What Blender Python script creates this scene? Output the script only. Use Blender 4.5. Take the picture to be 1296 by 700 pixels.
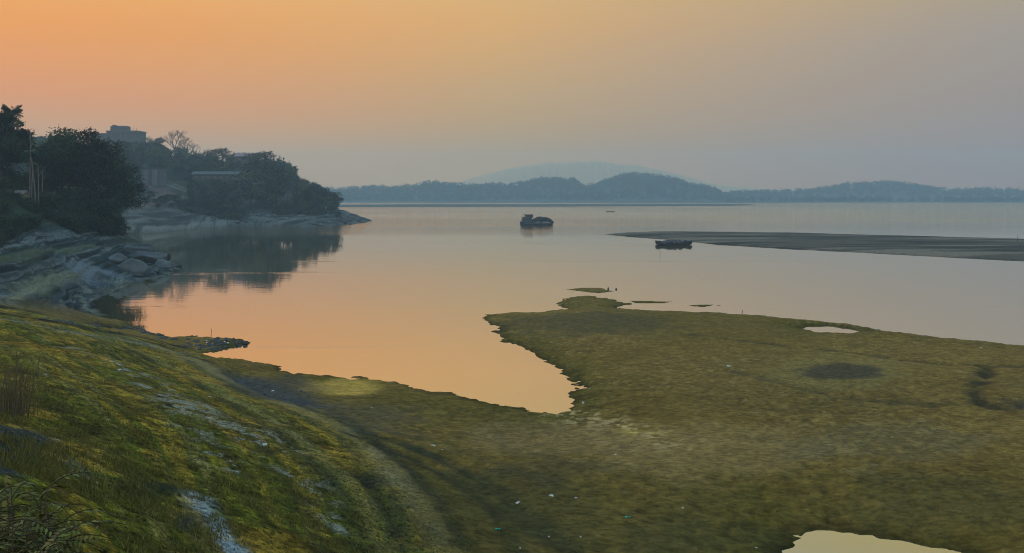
import bpy, bmesh, math, random
import numpy as np
from mathutils import Vector
R = math.radians
random.seed(7); rng = np.random.default_rng(7)
for o in list(bpy.data.objects): bpy.data.objects.remove(o)
scene = bpy.context.scene; col = scene.collection

# ------------------------------------------------------------------ camera, sky, sun, exposure
F, H, PX0, PYH = 1100.0, 12.0, 648.0, 248.0          # focal length in photo pixels, eye height, optical column, horizon row
cd = bpy.data.cameras.new('camera'); cam = bpy.data.objects.new('camera', cd); col.objects.link(cam)
cam.location = (0, 0, H); cam.rotation_euler = (R(90), 0, 0)
cd.sensor_width = 36; cd.lens = 36*F/1296; cd.shift_y = -(350-PYH)/1296
cd.clip_start = 0.1; cd.clip_end = 12000
scene.camera = cam

SUN_EL, SUN_AZ = 15.0, -62.0                          # azimuth from the view direction, negative = left
w = bpy.data.worlds.new('World'); scene.world = w; w.use_nodes = True
nt = w.node_tree; nt.nodes.clear(); N = nt.nodes.new; L = nt.links.new
out = N('ShaderNodeOutputWorld')
sky = N('ShaderNodeTexSky'); sky.sky_type = 'NISHITA'; sky.sun_disc = False
sky.sun_elevation = R(SUN_EL); sky.sun_rotation = R(SUN_AZ); sky.dust_density = 0.2; sky.air_density = 1.2; sky.ozone_density = 3.0
bg1 = N('ShaderNodeBackground'); bg1.inputs[1].default_value = 0.15; L(sky.outputs[0], bg1.inputs[0])
tc = N('ShaderNodeTexCoord'); sep = N('ShaderNodeSeparateXYZ'); L(tc.outputs['Generated'], sep.inputs[0])
def math_node(tree, op, a, b=None, c=None, clamp=False):
    m = tree.nodes.new('ShaderNodeMath'); m.operation = op; m.use_clamp = clamp
    for i, v in enumerate((a, b, c)):
        if v is None: continue
        if isinstance(v, (int, float)): m.inputs[i].default_value = v
        else: tree.links.new(v, m.inputs[i])
    return m.outputs[0]
az = math_node(nt, 'ARCTAN2', sep.outputs[0], sep.outputs[1])
azf = N('ShaderNodeMapRange'); azf.interpolation_type = 'SMOOTHSTEP'; azf.inputs[1].default_value = -0.75; azf.inputs[2].default_value = 0.72
L(az, azf.inputs[0])
def ramp(tree, fac, stops, mode='EASE'):
    r = tree.nodes.new('ShaderNodeValToRGB'); cr = r.color_ramp; cr.interpolation = mode
    while len(cr.elements) < len(stops): cr.elements.new(0.5)
    for e, (p, c) in zip(cr.elements, stops): e.position = p; e.color = (*c, 1)
    if fac is not None: tree.links.new(fac, r.inputs[0])
    return r.outputs[0]
nz = N('ShaderNodeTexNoise'); nz.inputs['Scale'].default_value = 2.2; nz.inputs['Detail'].default_value = 3
mp = N('ShaderNodeMapping'); mp.inputs['Scale'].default_value = (1, 1, 4); L(tc.outputs['Generated'], mp.inputs[0]); L(mp.outputs[0], nz.inputs[0])
el = math_node(nt, 'ADD', sep.outputs[2], math_node(nt, 'MULTIPLY', math_node(nt, 'SUBTRACT', nz.outputs[0], 0.5), 0.045))
SKY_L = [(0.0, (.60, .31, .06)), (.05, (.72, .33, .06)), (.10, (.80, .255, .03)), (.17, (.84, .285, .01)), (.26, (.85, .42, .10)), (.42, (.46, .46, .36)), (.64, (.30, .52, .74))]
SKY_M = [(0.0, (.50, .29, .06)), (.06, (.50, .28, .05)), (.12, (.53, .31, .09)), (.20, (.64, .34, .09)), (.28, (.62, .41, .15)), (.44, (.42, .45, .38)), (.64, (.30, .52, .74))]
SKY_R = [(0.0, (.33, .13, .05)), (.08, (.28, .20, .165)), (.16, (.29, .245, .205)), (.23, (.37, .29, .16)), (.34, (.46, .37, .12)), (.48, (.40, .44, .38)), (.64, (.30, .52, .74))]
cl, cm, cr_ = (ramp(nt, el, s, 'LINEAR') for s in (SKY_L, SKY_M, SKY_R))
def mixc(tree, f, a, b, mode='MIX'):
    m = tree.nodes.new('ShaderNodeMix'); m.data_type = 'RGBA'; m.blend_type = mode
    for i, v in ((0, f), (6, a), (7, b)):
        if isinstance(v, (int, float)): m.inputs[i].default_value = v
        elif isinstance(v, tuple): m.inputs[i].default_value = (*v, 1)
        else: tree.links.new(v, m.inputs[i])
    return m.outputs[2]
f1 = math_node(nt, 'MULTIPLY', azf.outputs[0], 2.0, clamp=True)
f2 = math_node(nt, 'SUBTRACT', math_node(nt, 'MULTIPLY', azf.outputs[0], 2.0), 1.0, clamp=True)
skycol = mixc(nt, f2, mixc(nt, f1, cl, cm), cr_)
bg2 = N('ShaderNodeBackground'); bg2.inputs[1].default_value = 1.0; L(skycol, bg2.inputs[0])
hi = N('ShaderNodeMapRange'); hi.interpolation_type = 'SMOOTHSTEP'; hi.inputs[1].default_value = .26; hi.inputs[2].default_value = .62; L(sep.outputs[2], hi.inputs[0])
nm_ = math_node(nt, 'MULTIPLY', hi.outputs[0], .15); L(nm_, bg1.inputs[1]); add = N('ShaderNodeAddShader'); L(bg1.outputs[0], add.inputs[0]); L(bg2.outputs[0], add.inputs[1]); L(add.outputs[0], out.inputs[0])

sd_ = bpy.data.lights.new('sun', 'SUN'); sd_.energy = 1.2; sd_.angle = R(14); sd_.color = (1, .78, .52)
sun = bpy.data.objects.new('sun', sd_); col.objects.link(sun)
dv = Vector((math.sin(R(SUN_AZ))*math.cos(R(SUN_EL)), math.cos(R(SUN_AZ))*math.cos(R(SUN_EL)), math.sin(R(SUN_EL))))
sun.rotation_euler = dv.to_track_quat('Z', 'Y').to_euler(); sun.location = dv*50+Vector((0, 0, 60))
vs = scene.view_settings; vs.view_transform = 'Standard'; vs.look = 'None'; vs.exposure = 0.35; vs.gamma = 1.0; vs.use_curve_mapping = False
cy = scene.cycles; cy.filter_width = 1.0; cy.max_bounces = 5; cy.diffuse_bounces = 2; cy.glossy_bounces = 2; cy.transmission_bounces = 1; cy.volume_bounces = 0; cy.transparent_max_bounces = 4
cy.caustics_reflective = False; cy.caustics_refractive = False

# ------------------------------------------------------------------ helpers
def tag(o, label=None, cat=None, group=None, kind=None):
    if label: o['label'] = label
    if cat: o['category'] = cat
    if group: o['group'] = group
    if kind: o['kind'] = kind
    return o
def empty(name, loc, rz=0, sc=1):
    o = bpy.data.objects.new(name, None); col.objects.link(o); o.location = loc; o.rotation_euler = (0, 0, rz)
    o.scale = (sc, sc, sc) if isinstance(sc, (int, float)) else sc
    o.empty_display_size = .2; return o
def fast_mesh(name, V, Fq, mats, smooth=False, attr=None, midx=None):
    """V (n,3), Fq (m,k) one face size; attr: dict name -> (n,3) point colours"""
    V = np.asarray(V, dtype=np.float32); Fq = np.asarray(Fq, dtype=np.int32); k = Fq.shape[1]
    me = bpy.data.meshes.new(name)
    me.vertices.add(len(V)); me.vertices.foreach_set('co', V.ravel())
    me.loops.add(Fq.size); me.loops.foreach_set('vertex_index', Fq.ravel())
    me.polygons.add(len(Fq)); me.polygons.foreach_set('loop_start', np.arange(len(Fq), dtype=np.int32)*k)
    try: me.polygons.foreach_set('loop_total', np.full(len(Fq), k, dtype=np.int32))
    except Exception: pass
    if smooth: me.polygons.foreach_set('use_smooth', np.ones(len(Fq), dtype=bool))
    for m in (mats if isinstance(mats, (list, tuple)) else [mats]): me.materials.append(m)
    if midx is not None: me.polygons.foreach_set('material_index', np.asarray(midx, dtype=np.int32))
    for an, A in (attr or {}).items():
        ca = me.attributes.new(an, 'FLOAT_COLOR', 'POINT')
        ca.data.foreach_set('color', np.concatenate([A, np.ones((len(A), 1))], 1).astype(np.float32).ravel())
    me.update(calc_edges=True); me.validate()
    return me
def link(name, me, parent=None, loc=None, rot=None, sc=None):
    o = bpy.data.objects.new(name, me); col.objects.link(o)
    if parent: o.parent = parent
    if loc is not None: o.location = loc
    if rot is not None: o.rotation_euler = rot
    if sc is not None: o.scale = sc
    return o
class MB:                                              # collects boxes, tubes and shells in one mesh
    def __init__(s): s.bm = bmesh.new()
    def box(s, c, d, rz=0, rx=0, ry=0):
        from mathutils import Matrix, Euler
        M = Matrix.Translation(c) @ Euler((rx, ry, rz)).to_matrix().to_4x4() @ Matrix.Diagonal((*d, 1))
        bmesh.ops.create_cube(s.bm, size=1, matrix=M); return s
    def tube(s, pts, rad, n=6):
        pts = [Vector(p) for p in pts]; rings = []
        for i, p in enumerate(pts):
            d = (pts[min(i+1, len(pts)-1)]-pts[max(i-1, 0)]).normalized()
            a = d.orthogonal().normalized(); b = d.cross(a); r = rad[i] if isinstance(rad, (list, tuple)) else rad
            rings.append([s.bm.verts.new(p+(a*math.cos(2*PI*k/n)+b*math.sin(2*PI*k/n))*r) for k in range(n)])
        for A, B in zip(rings, rings[1:]):
            for k in range(n): s.bm.faces.new((A[k], A[(k+1) % n], B[(k+1) % n], B[k]))
        s.bm.faces.new(rings[0][::-1]); s.bm.faces.new(rings[-1]); return s
    def poly(s, pts): s.bm.faces.new([s.bm.verts.new(p) for p in pts]); return s
    def loft(s, rings, cap=True):
        vr = [[s.bm.verts.new(p) for p in r] for r in rings]; n = len(vr[0])
        for A, B in zip(vr, vr[1:]):
            for k in range(n): s.bm.faces.new((A[k], A[(k+1) % n], B[(k+1) % n], B[k]))
        if cap: s.bm.faces.new(vr[0][::-1]); s.bm.faces.new(vr[-1])
        return s
    def mesh(s, name, m, bevel=0, smooth=False):
        bmesh.ops.recalc_face_normals(s.bm, faces=s.bm.faces)
        if bevel: bmesh.ops.bevel(s.bm, geom=list(s.bm.edges), offset=bevel, segments=1, affect='EDGES')
        me = bpy.data.meshes.new(name); s.bm.to_mesh(me); s.bm.free(); me.materials.append(m)
        if smooth: me.polygons.foreach_set('use_smooth', [True]*len(me.polygons))
        return me
    def build(s, name, m, parent=None, bevel=0, smooth=False, **k): return link(name, s.mesh(name, m, bevel, smooth), parent, **k)
PI = math.pi
def sm(a, b, x): t = np.clip((x-a)/(b-a), 0, 1); return t*t*(3-2*t)
TAB = rng.random((256, 256))
def vnoise(x, y):
    xi = np.floor(x).astype(int); yi = np.floor(y).astype(int); fx = x-xi; fy = y-yi
    fx = fx*fx*(3-2*fx); fy = fy*fy*(3-2*fy); a = xi & 255; b = yi & 255; a1 = (xi+1) & 255; b1 = (yi+1) & 255
    return (TAB[a, b]*(1-fx)+TAB[a1, b]*fx)*(1-fy)+(TAB[a, b1]*(1-fx)+TAB[a1, b1]*fx)*fy
def fbm(x, y, sc, octv=4, off=0):                       # 0..1, mean .5; sc = wavelength in metres
    t = 0; a = 1; s = 0
    for i in range(octv):
        c, q = math.cos(.6*i+off), math.sin(.6*i+off)
        t = t+a*vnoise((x*c-y*q)/sc+off*17.3+i*31.7, (x*q+y*c)/sc+off*9.1+i*11.9); s += a; a *= .5; sc *= .5
    return t/s

# ------------------------------------------------------------------ terrain description
def P(px, py, z=0.0):                                   # a photo ray meets the level z
    Y = (H-z)*F/(py-PYH); return ((px-PX0)/F*Y, Y)
ctl = []
for px, py, z in [(0,700,7.6),(0,600,7.3),(0,560,7.0),(0,500,6.2),(0,440,5.2),(0,400,4.4),(-300,700,8.6),(-300,500,7.5),(-300,400,6.2),
    (100,700,6.6),(100,600,6.2),(100,500,5.2),(100,430,3.7),(100,412,3.2),(200,700,5.6),(200,600,5.0),(200,500,3.9),(200,440,2.0),
    (300,700,4.5),(300,600,3.9),(300,520,2.6),(300,480,1.2),(400,700,3.4),(400,600,2.8),(400,530,1.7),(400,500,.8),(420,485,.3),
    (500,700,2.3),(500,600,1.7),(500,550,1.1),(500,500,.35),(600,700,1.5),(600,600,.9),(600,540,.45),(700,700,1.1),(700,600,.7),(700,540,.35),
    (800,700,.8),(800,600,.7),(800,500,.7),(800,430,.7),(760,470,.5),(1000,690,.45),(1000,600,.8),(1000,500,.8),(1000,430,.7),(1150,700,.4),
    (1200,600,.8),(1200,500,.8),(1296,700,.5),(1296,600,.8),(1296,460,.7),(1600,600,.8),(1600,480,.8),(650,410,.5),(720,380,.25),
    (260,437,.5),(290,434,.45),(235,437,.9),(0,376,3.3),(60,372,2.5),(100,385,1.0),(112,370,.6),(0,350,4.2),(60,350,3.2),(120,350,1.8),(170,348,.8),
    (0,325,5.5),(60,325,4.5),(120,325,3.2),(0,300,7),(60,300,6),(120,300,5),(150,302,4.3)]:
    x, y = P(px, py, z); ctl.append((x, y, z))
ctl += [(0,0,7.5),(-5,0,8.8),(6,0,6),(-4,5,8.2),(0,12,4.6),(0,20,2.6),(8,12,3.2),(20,15,1.4),(-20,5,9.6),(30,0,3),(-14,-6,10),(14,-6,5),
    (-82,140,12),(-110,140,13),(-85,160,12),(-81,150,10.5),(-80,161,9),(-75,166,5.3),(-68,200,2),(-100,215,3),(-150,150,15),(-200,100,14),(-110,95,9),(-70,60,7),
    (-122,300,5),(-138,340,9),(-163,400,18),(-187,460,28),(-212,520,36),(-122,345,4),(-134,380,7.5),(-148,420,14),(-169,480,22),(-235,520,37),(-204,450,28),
    (-259,520,34),(-306,520,30),(-500,500,30),(-400,300,18),(-200,250,9),(-300,200,14),(-111,385,6),(-121,420,11),(-136,470,14),(-83,370,4),(-90,400,6.5),(-99,440,6.5),(-78,400,3.6),
    (-250,640,24),(-400,700,26),(200,300,.6),(100,150,.6),(0,300,.6),(0,700,5),(600,500,1)]
ctl = np.array(ctl)
def warp(x, y):
    yy = np.maximum(y, -7)+9; return np.stack([x/yy*2.6, np.log(yy)*2.2], -1)
CW = warp(ctl[:, 0], ctl[:, 1])
def kern(r2): return -np.sqrt(r2+.004)
_d = ((CW[:, None]-CW[None])**2).sum(-1); n_ = len(ctl)
A_ = np.zeros((n_+3, n_+3)); A_[:n_, :n_] = kern(_d)-np.eye(n_)*.012; A_[:n_, n_] = 1; A_[:n_, n_+1:] = CW; A_[n_:, :n_] = A_[:n_, n_:].T
RW = np.linalg.solve(A_, np.concatenate([ctl[:, 2], np.zeros(3)]))
def z_rbf(x, y):
    q = warp(x, y); o = np.empty(len(x))
    for i in range(0, len(x), 40000):
        k = q[i:i+40000]; r2 = ((k[:, None, 0]-CW[None, :, 0])**2+(k[:, None, 1]-CW[None, :, 1])**2)
        o[i:i+40000] = kern(r2) @ RW[:n_]+RW[n_]+k @ RW[n_+1:]
    return o
near_px = [(1700,462),(1296,440),(1250,434),(1200,429),(1150,423),(1110,417),(1060,411),(1010,404),(960,400),(900,396),(850,394.5),(800,392),(778,389),(792,385),
    (772,379),(740,374.5),(722,377),(704,385),(714,391),(690,394),(650,395),(620,398),(613,402),(620,412),(632,425),(660,440),(690,452),(712,465),(725,478),(730,490),(712,499),
    (726,508),(718,521),(700,524),(670,519),(640,514),(600,504),(560,494),(520,486.5),(480,481),(440,477),(400,474),(370,472),(330,463),(300,459),(280,455),(262,451),(256,448),
    (270,446.5),(290,441),(305,437),(311,433.5),(302,429),(275,427),(240,426),(220,426),(201,423),(171,412),(157,406),(138,403),(127,400),(117,391),(114,380),(120,373),(135,366.5),(160,361),(182,355),
    (205,352),(220,348),(229,341),(222,333),(203,325),(170,318),(120,312),(80,306),(60,302),(80,299),(163,297),(200,295),(269,288),(300,286),(324,284.5),(380,287),(421,287),(448,284),(466,281)]
NEAR = [P(*p) for p in near_px]
NEAR = [(3000, 62)]+NEAR+[(-70, 430), (-95, 480), (-140, 540), (-300, 640), (-800, 760), (-3500, 900), (-3500, -60), (3000, -60)]
BAR = [P(*p) for p in [(766,296.8),(790,294.4),(830,293.4),(900,293.8),(1000,295),(1296,303),(1700,315),(2600,335),(2600,400),(1700,350),(1296,330),(1200,325.5),(1100,320),(1000,315),(900,309),(870,305.5),(830,302),(800,300)]]
SHOALS = [[P(*p) for p in q] for q in [[(714,366.5),(735,364.2),(762,364),(780,369),(757,371),(735,369)], [(796,381),(820,380.6),(850,382),(838,384),(805,383.4)], [(872,386.3),(885,385.6),(902,386),(895,388.2),(878,388)], [(903,386.2),(912,386.2),(911,387)], [(311,433.2),(317,433),(316,434.2)]]]
POOLS = [[P(*p) for p in q] for q in [[(1010,416),(1030,412.5),(1055,412.6),(1078,416),(1092,420.5),(1070,424),(1035,422)],
    [(996,705),(1006,688),(1016,676),(1030,671),(1065,671.5),(1100,676),(1150,686),(1200,695),(1240,704),(1290,740),(1250,900),(1000,900),(975,760)]]]
STRIP = [P(*p) for p in [(380,260.2),(520,259.6),(700,259.4),(900,259.2),(960,259.6),(930,260.4),(700,261.6),(500,262),(380,262.4)]]
FAR = [(-3500, 1500)]+[P(*p) for p in [(380,256.8),(520,256.4),(700,256.6),(900,257),(915,257.4),(1000,256.8),(1150,256.2),(1296,256.5),(1600,256.6)]]+[(3500, 1500), (3500, 2750), (-3500, 2750)]
def sdist(poly, x, y):
    pl = np.array(poly); ins = np.zeros(len(x), bool); dm = np.full(len(x), 1e12)
    for (ax, ay), (bx, by) in zip(pl, np.roll(pl, -1, 0)):
        c = (ay > y) != (by > y)
        if abs(by-ay) > 1e-9: ins ^= c & (x < (bx-ax)*(y-ay)/(by-ay)+ax)
        ex, ey = bx-ax, by-ay; t = np.clip(((x-ax)*ex+(y-ay)*ey)/(ex*ex+ey*ey+1e-12), 0, 1)
        dm = np.minimum(dm, (x-ax-t*ex)**2+(y-ay-t*ey)**2)
    return np.where(ins, 1, -1)*np.sqrt(dm)
def ldist(line, x, y):
    dm = np.full(len(x), 1e12)
    for (ax, ay), (bx, by) in zip(line, line[1:]):
        ex, ey = bx-ax, by-ay; t = np.clip(((x-ax)*ex+(y-ay)*ey)/(ex*ex+ey*ey+1e-12), 0, 1)
        dm = np.minimum(dm, (x-ax-t*ex)**2+(y-ay-t*ey)**2)
    return np.sqrt(dm)
HILL_A = ([-400,380,430,470,500,550,580,650,690,725,742,760,800,850,880,905,915,935,2000], [236,240,241,237,238,231,235,234,225,227,238,231,220,226,235,239,246,256,256])
HILL_B = ([-400,860,900,930,1000,1040,1080,1120,1160,1200,1240,1296,1400,1700,2200], [256,256,247,243.5,241,238,233,230,235,241,239,241,237,235,240])
HILL_C = ([-400,480,540,590,640,690,740,800,850,900,960,1040,1120,1200,1296,1500,2200], [254,250,240,228,214,207,205,209,219,233,240,240,238,238,241,236,240])
def hill_z(x, y, spec, yc, trees):
    px = PX0+x/np.maximum(y, 1)*F; return np.maximum(0, 12+(248-np.interp(px, *spec))*yc/F-trees)
def far_z(x, y):
    a = hill_z(x, y, HILL_A, 1760, 11)*np.exp(-((y-1760)/95)**2)
    b = hill_z(x, y, HILL_B, 1960, 11)*np.exp(-((y-1960)/110)**2)
    c = hill_z(x, y, HILL_C, 2540, 0)*np.exp(-((y-2540)/110)**2)
    return np.maximum(np.maximum(a, b), c)*(.93+.14*fbm(x, y, 90, 3, 2))+1.5
LINES = {}
def h_base(x, y, fine=True):
    x = np.asarray(x, float); y = np.asarray(y, float); yc = np.maximum(y, 10)
    z0 = np.maximum(z_rbf(x, y), .12)
    wob = (fbm(x, y, 5, 4, 1)-.5)*(.5+.02*np.minimum(yc, 200))+(fbm(x, y, 1.1, 4, 4)-.5)*(.5+.012*np.minimum(yc, 120))+(fbm(x*.7, y, .42, 2, 33)-.5)*.9*(z0 < 1.5)
    rough = sm(1.0, 2.5, z0)
    d = sdist(NEAR, x, y)
    # stepped banks in the cove and on the far headland
    wt = sm(62, 74, y)*sm(150, 128, y)*sm(-38, -46, x)*sm(9.5, 7, z0)
    stp = .62; zz = z0+(fbm(x, y, 9, 3, 3)-.5)*1.1; fr = zz/stp-np.floor(zz/stp)
    zt = (np.floor(zz/stp)+sm(.62, 1, fr))*stp
    z1 = z0*(1-wt*.7)+zt*wt*.7
    wh = sm(235, 262, y)*sm(11, 7, z0); st2 = 1.25; zz = z0+(fbm(x, y, 16, 4, 5)-.5)*1.6; fr = zz/st2-np.floor(zz/st2)
    z1 = z1*(1-wh*.8)+(np.floor(zz/st2)+sm(.5, 1, fr))*st2*wh*.8
    dd = d+wob*np.where(z0 > 3, .5, 1)
    for p in POOLS: dd = np.minimum(dd, -sdist(p, x, y)+wob*.4+(fbm(x, y*1.5, .7, 3, 28)-.5)*1.0)
    z = np.where(dd > 0, .015+np.maximum(z1, .05)*(1-np.exp(-np.maximum(dd, 0)/np.where(z0 > 1.2, 2.6, 2.2))), np.maximum(-1.6, dd*.12)-.02)
    land = dd
    for q, hh in [(BAR, .5)]+[(s, .16) for s in SHOALS]+[(STRIP, 1.2)]:
        dq = sdist(q, x, y)+wob*(.35 if q is not BAR else .6); land = np.maximum(land, dq)
        z = np.where(dq > 0, np.maximum(z, .015+hh*(1-np.exp(-np.maximum(dq, 0)/3.5))), z)
    dq = sdist(FAR, x, y)+wob; land = np.maximum(land, dq)
    z = np.where(dq > 0, np.maximum(z, .02+far_z(x, y)*(1-np.exp(-np.maximum(dq, 0)/30))), z)
    if fine:
        dry = sm(0, 1.5, land)
        nearw = sm(260, 60, y)
        z = z+dry*nearw*((fbm(x, y, 2.6, 5, 6)-.5)*(.10+.32*rough*(1-.65*wt))+(fbm(x, y, .45, 3, 7)-.5)*(.05+.04*rough))
        pits = sm(.50, .64, fbm(x, y, .42, 2, 8))*sm(.35, .55, fbm(x, y, 9, 3, 9)); z = z-dry*sm(120, 45, y)*(1-rough*.6)*pits*(.035+.035*rough)
        z = z+dry*sm(200, 235, y)*sm(900, 600, y)*(fbm(x, y, 7, 5, 10)-.5)*1.1*sm(.5, 2, z0)
        for nm, (ln, wd, dep) in LINES.items():
            dl = ldist(ln, x, y)+(fbm(x, y, 1.3, 3, 3)-.5)*wd*.8
            z = z-dry*dep*np.exp(-(np.maximum(dl, 0)/wd)**2)
    return z, land, z0
def ground_z(x, y): return float(h_base(np.array([x]), np.array([y]))[0][0])
_Y = np.geomspace(3, 700, 900)
def G(px, py):                                          # where a photo ray first meets the ground
    z = h_base((px-PX0)/F*_Y, _Y, False)[0]; z = np.maximum(z, 0); rayz = H-(py-PYH)/F*_Y
    k = int(np.argmax(rayz < z)); k = k if rayz[k] < z[k] else len(_Y)-1
    return ((px-PX0)/F*_Y[k], _Y[k])
def GL(pts): return [G(*p) for p in pts]
# ruts, gullies and trails pressed into the ground: (line, half width, depth)
TRACK = GL([(300,478),(350,500),(400,523),(440,548),(480,588),(520,635),(555,700)])
LINES['rut'] = (GL([(430,545),(500,572),(560,592),(620,628),(660,664),(690,700)]), .3, .10)
LINES['rut2'] = (GL([(440,536),(520,566),(585,592),(640,630),(690,672),(715,700)]), .3, .10)
LINES['gully'] = (GL([(-60,380),(0,388),(35,394),(70,402),(110,409),(140,411),(165,415)]), 1.0, .8)
LINES['gully2'] = (GL([(300,474),(330,488),(355,500),(385,508)]), .9, .35)
LINES['trail'] = (GL([(1300,527),(1262,517),(1240,508),(1232,497),(1245,482),(1250,466)]), .5, .16)
LINES['trail2'] = (GL([(880,424),(960,434),(1080,447),(1180,460),(1296,464)]), .45, .12)
LINES['trail3'] = (GL([(930,470),(1000,486),(1070,503),(1180,512),(1235,510)]), .5, .10)
LINES['scarp'] = (GL([(430,590),(455,600),(478,632),(490,650),(505,690)]), .35, .07)

# ------------------------------------------------------------------ ground sheet
ys = np.concatenate([np.arange(-6, 8, .25), np.geomspace(8, 60, 560), np.geomspace(60, 600, 400)[1:], np.geomspace(600, 2700, 120)[1:]])
ss = np.concatenate([np.linspace(-1.3, -.62, 60)[:-1], np.linspace(-.62, .62, 900), np.linspace(.62, 1.3, 60)[1:]])
SS, YY = np.meshgrid(ss, ys); X = (SS*(YY+8)).ravel(); Y = YY.ravel()
Z, LAND, Z0 = h_base(X, Y)
def mix(a, b, t): return a*(1-t)[:, None]+np.array(b)[None, :]*t[:, None]
n1 = fbm(X, Y, 6, 4, 11); n2 = fbm(X, Y, 1.6, 4, 12); n3 = fbm(X, Y, .5, 3, 13); n4 = fbm(X, Y, 18, 3, 14); n5 = fbm(X, Y, 3, 4, 15)
C = np.tile(np.array([[.135, .115, .055]]), (len(X), 1))                        # damp olive silt
C = mix(C, (.19, .155, .085), sm(.4, .7, fbm(X, Y*1.4, 26, 3, 14))*.7)
C = mix(C, (.11, .105, .07), sm(.5, .7, n1)*.35)
C = mix(C, (.095, .10, .028), sm(.5, .68, fbm(X, Y*2, 14, 4, 30))*.12)             # algae film
C = mix(C, (.06, .05, .03), sm(.56, .72, n2)*.12)
shore = np.exp(-np.maximum(LAND, 0)/2.2)*sm(1.6, .8, Z0)
C = mix(C, (.075, .085, .02), shore*.8*sm(.3, .5, n1))
slope = sm(.9, 2.2, Z0)*sm(75, 62, Y)                                            # mossy foreground bank
cb = fbm(Z0*3.6+(n1-.5)*1.1, (X*.45+Y)*.09, 1, 4, 31); cb2 = fbm(Z0*8+(n5-.5)*1.2, (X*.45+Y)*.16, 1, 3, 32)     # bands left by the falling water line
M_ = np.tile(np.array([[.085, .105, .024]]), (len(X), 1))
M_ = mix(M_, (.18, .155, .04), sm(.48, .6, cb)); M_ = mix(M_, (.12, .10, .045), sm(.5, .66, n1)*.7); M_ = mix(M_, (.04, .055, .018), sm(.52, .62, cb2)*.85); M_ = mix(M_, (.045, .05, .02), sm(.55, .66, n2)*.7)
M_ = mix(M_, (.21, .15, .045), sm(.6, .7, fbm(X, Y, 2.2, 3, 16))*.6); M_ = mix(M_, (.20, .19, .12), sm(.6, .68, cb2)*.5)
C = C*(1-slope)[:, None]+M_*slope[:, None]
pitm = sm(.50, .64, fbm(X, Y, .42, 2, 8))*sm(.35, .55, fbm(X, Y, 9, 3, 9)); dab = fbm(X*.75+Y*.2, Y*1.15-X*.25, .42, 3, 23)        # shade of the trampled pits painted into the ground colour
C = C*(1-(.22+.28*slope)*pitm*sm(150, 60, Y))[:, None]*(1+(.22+.34*slope)*(sm(.3, .7, dab)-.5)*2*.5)[:, None]*(1+.35*slope)[:, None]
C = mix(C, (.24, .22, .16), sm(.62, .72, fbm(X, Y*.8, .4, 3, 24))*.5*sm(1.4, .9, Z0)*sm(.42, .6, n4))
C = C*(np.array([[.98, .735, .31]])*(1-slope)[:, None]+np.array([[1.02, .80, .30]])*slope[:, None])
def line_w(ln, wd): return np.exp(-(ldist(ln, X, Y)+(n5-.5)*wd*1.6)**2/wd**2*np.where(True, 1, 1))
C = mix(C, (.035, .034, .018), np.clip(line_w([(p[0]+.7, p[1]+.9) for p in TRACK], .5), 0, 1)*.6); tr = line_w(TRACK, .7); C = mix(C, (.20, .16, .075), np.clip(tr, 0, 1)*(.2+.8*sm(.4, .6, n2))*.6)
C = mix(C, (.20, .155, .06), np.clip(line_w(GL([(140,424),(215,447),(260,466),(310,490),(380,516)]), 1.1), 0, 1)*.7*sm(.35, .6, n5))
def sweep(pts, wd, colr, k, dx=0, dy=0):
    global C
    ln = [(p[0]+dx, p[1]+dy) for p in GL(pts)]; C = mix(C, colr, np.clip(np.exp(-((ldist(ln, X, Y)+(n3-.5)*wd*.7)/wd)**2)*1.25, 0, 1)*k*(.55+.45*sm(.35, .6, n2)))
EDGE = [(130,418),(200,440),(260,462),(310,490),(360,512),(410,532),(460,562),(505,605),(545,660),(565,705)]
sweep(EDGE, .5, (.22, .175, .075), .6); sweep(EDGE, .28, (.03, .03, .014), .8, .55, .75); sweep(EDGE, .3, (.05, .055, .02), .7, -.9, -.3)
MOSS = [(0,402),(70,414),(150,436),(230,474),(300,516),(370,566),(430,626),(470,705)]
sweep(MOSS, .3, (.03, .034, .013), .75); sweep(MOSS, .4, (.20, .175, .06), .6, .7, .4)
sweep([(60,412),(160,446),(240,492),(310,545),(360,600),(395,660),(410,710)], .28, (.032, .036, .014), .6)
sweep([(470,548),(540,575),(610,608),(660,645),(700,690)], .36, (.028, .026, .012), 1.0); sweep([(450,552),(520,582),(585,616),(630,655),(660,700)], .33, (.028, .026, .012), 1.0); sweep([(500,556),(580,588),(650,628),(705,675),(730,705)], .3, (.03, .028, .013), .8)
sweep([(395,520),(470,540),(560,563),(640,590),(720,625)], .3, (.05, .046, .024), .5); sweep([(300,474),(340,488),(372,503),(392,512)], .9, (.04, .038, .03), .7)
streak = sm(.49, .57, fbm(X, Y, .42, 4, 17)*.62+fbm(X, Y, 2.0, 3, 21)*.38)
for pts, wd, th in [([(70,436),(120,452),(160,470),(215,508),(245,550),(290,590)], .55, .9), ([(180,475),(230,510),(280,535),(330,555)], .6, .75), ([(300,545),(345,585),(390,625),(430,668)], .38, .95),
                    ([(60,548),(85,575),(105,600)], .3, .9), ([(250,628),(262,650),(280,675),(305,705)], .34, 1.75), ([(330,545),(420,640)], .5, .5), ([(150,463),(200,480),(260,520)], .5, .6)]:
    wv = np.clip(line_w(GL(pts), wd)*1.3, 0, 1); C = mix(C, (.23, .22, .155) if th < 1.5 else (.24, .29, .29), np.clip(wv*streak*th+wv*max(0, th-1)*.8, 0, .85))
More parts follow.
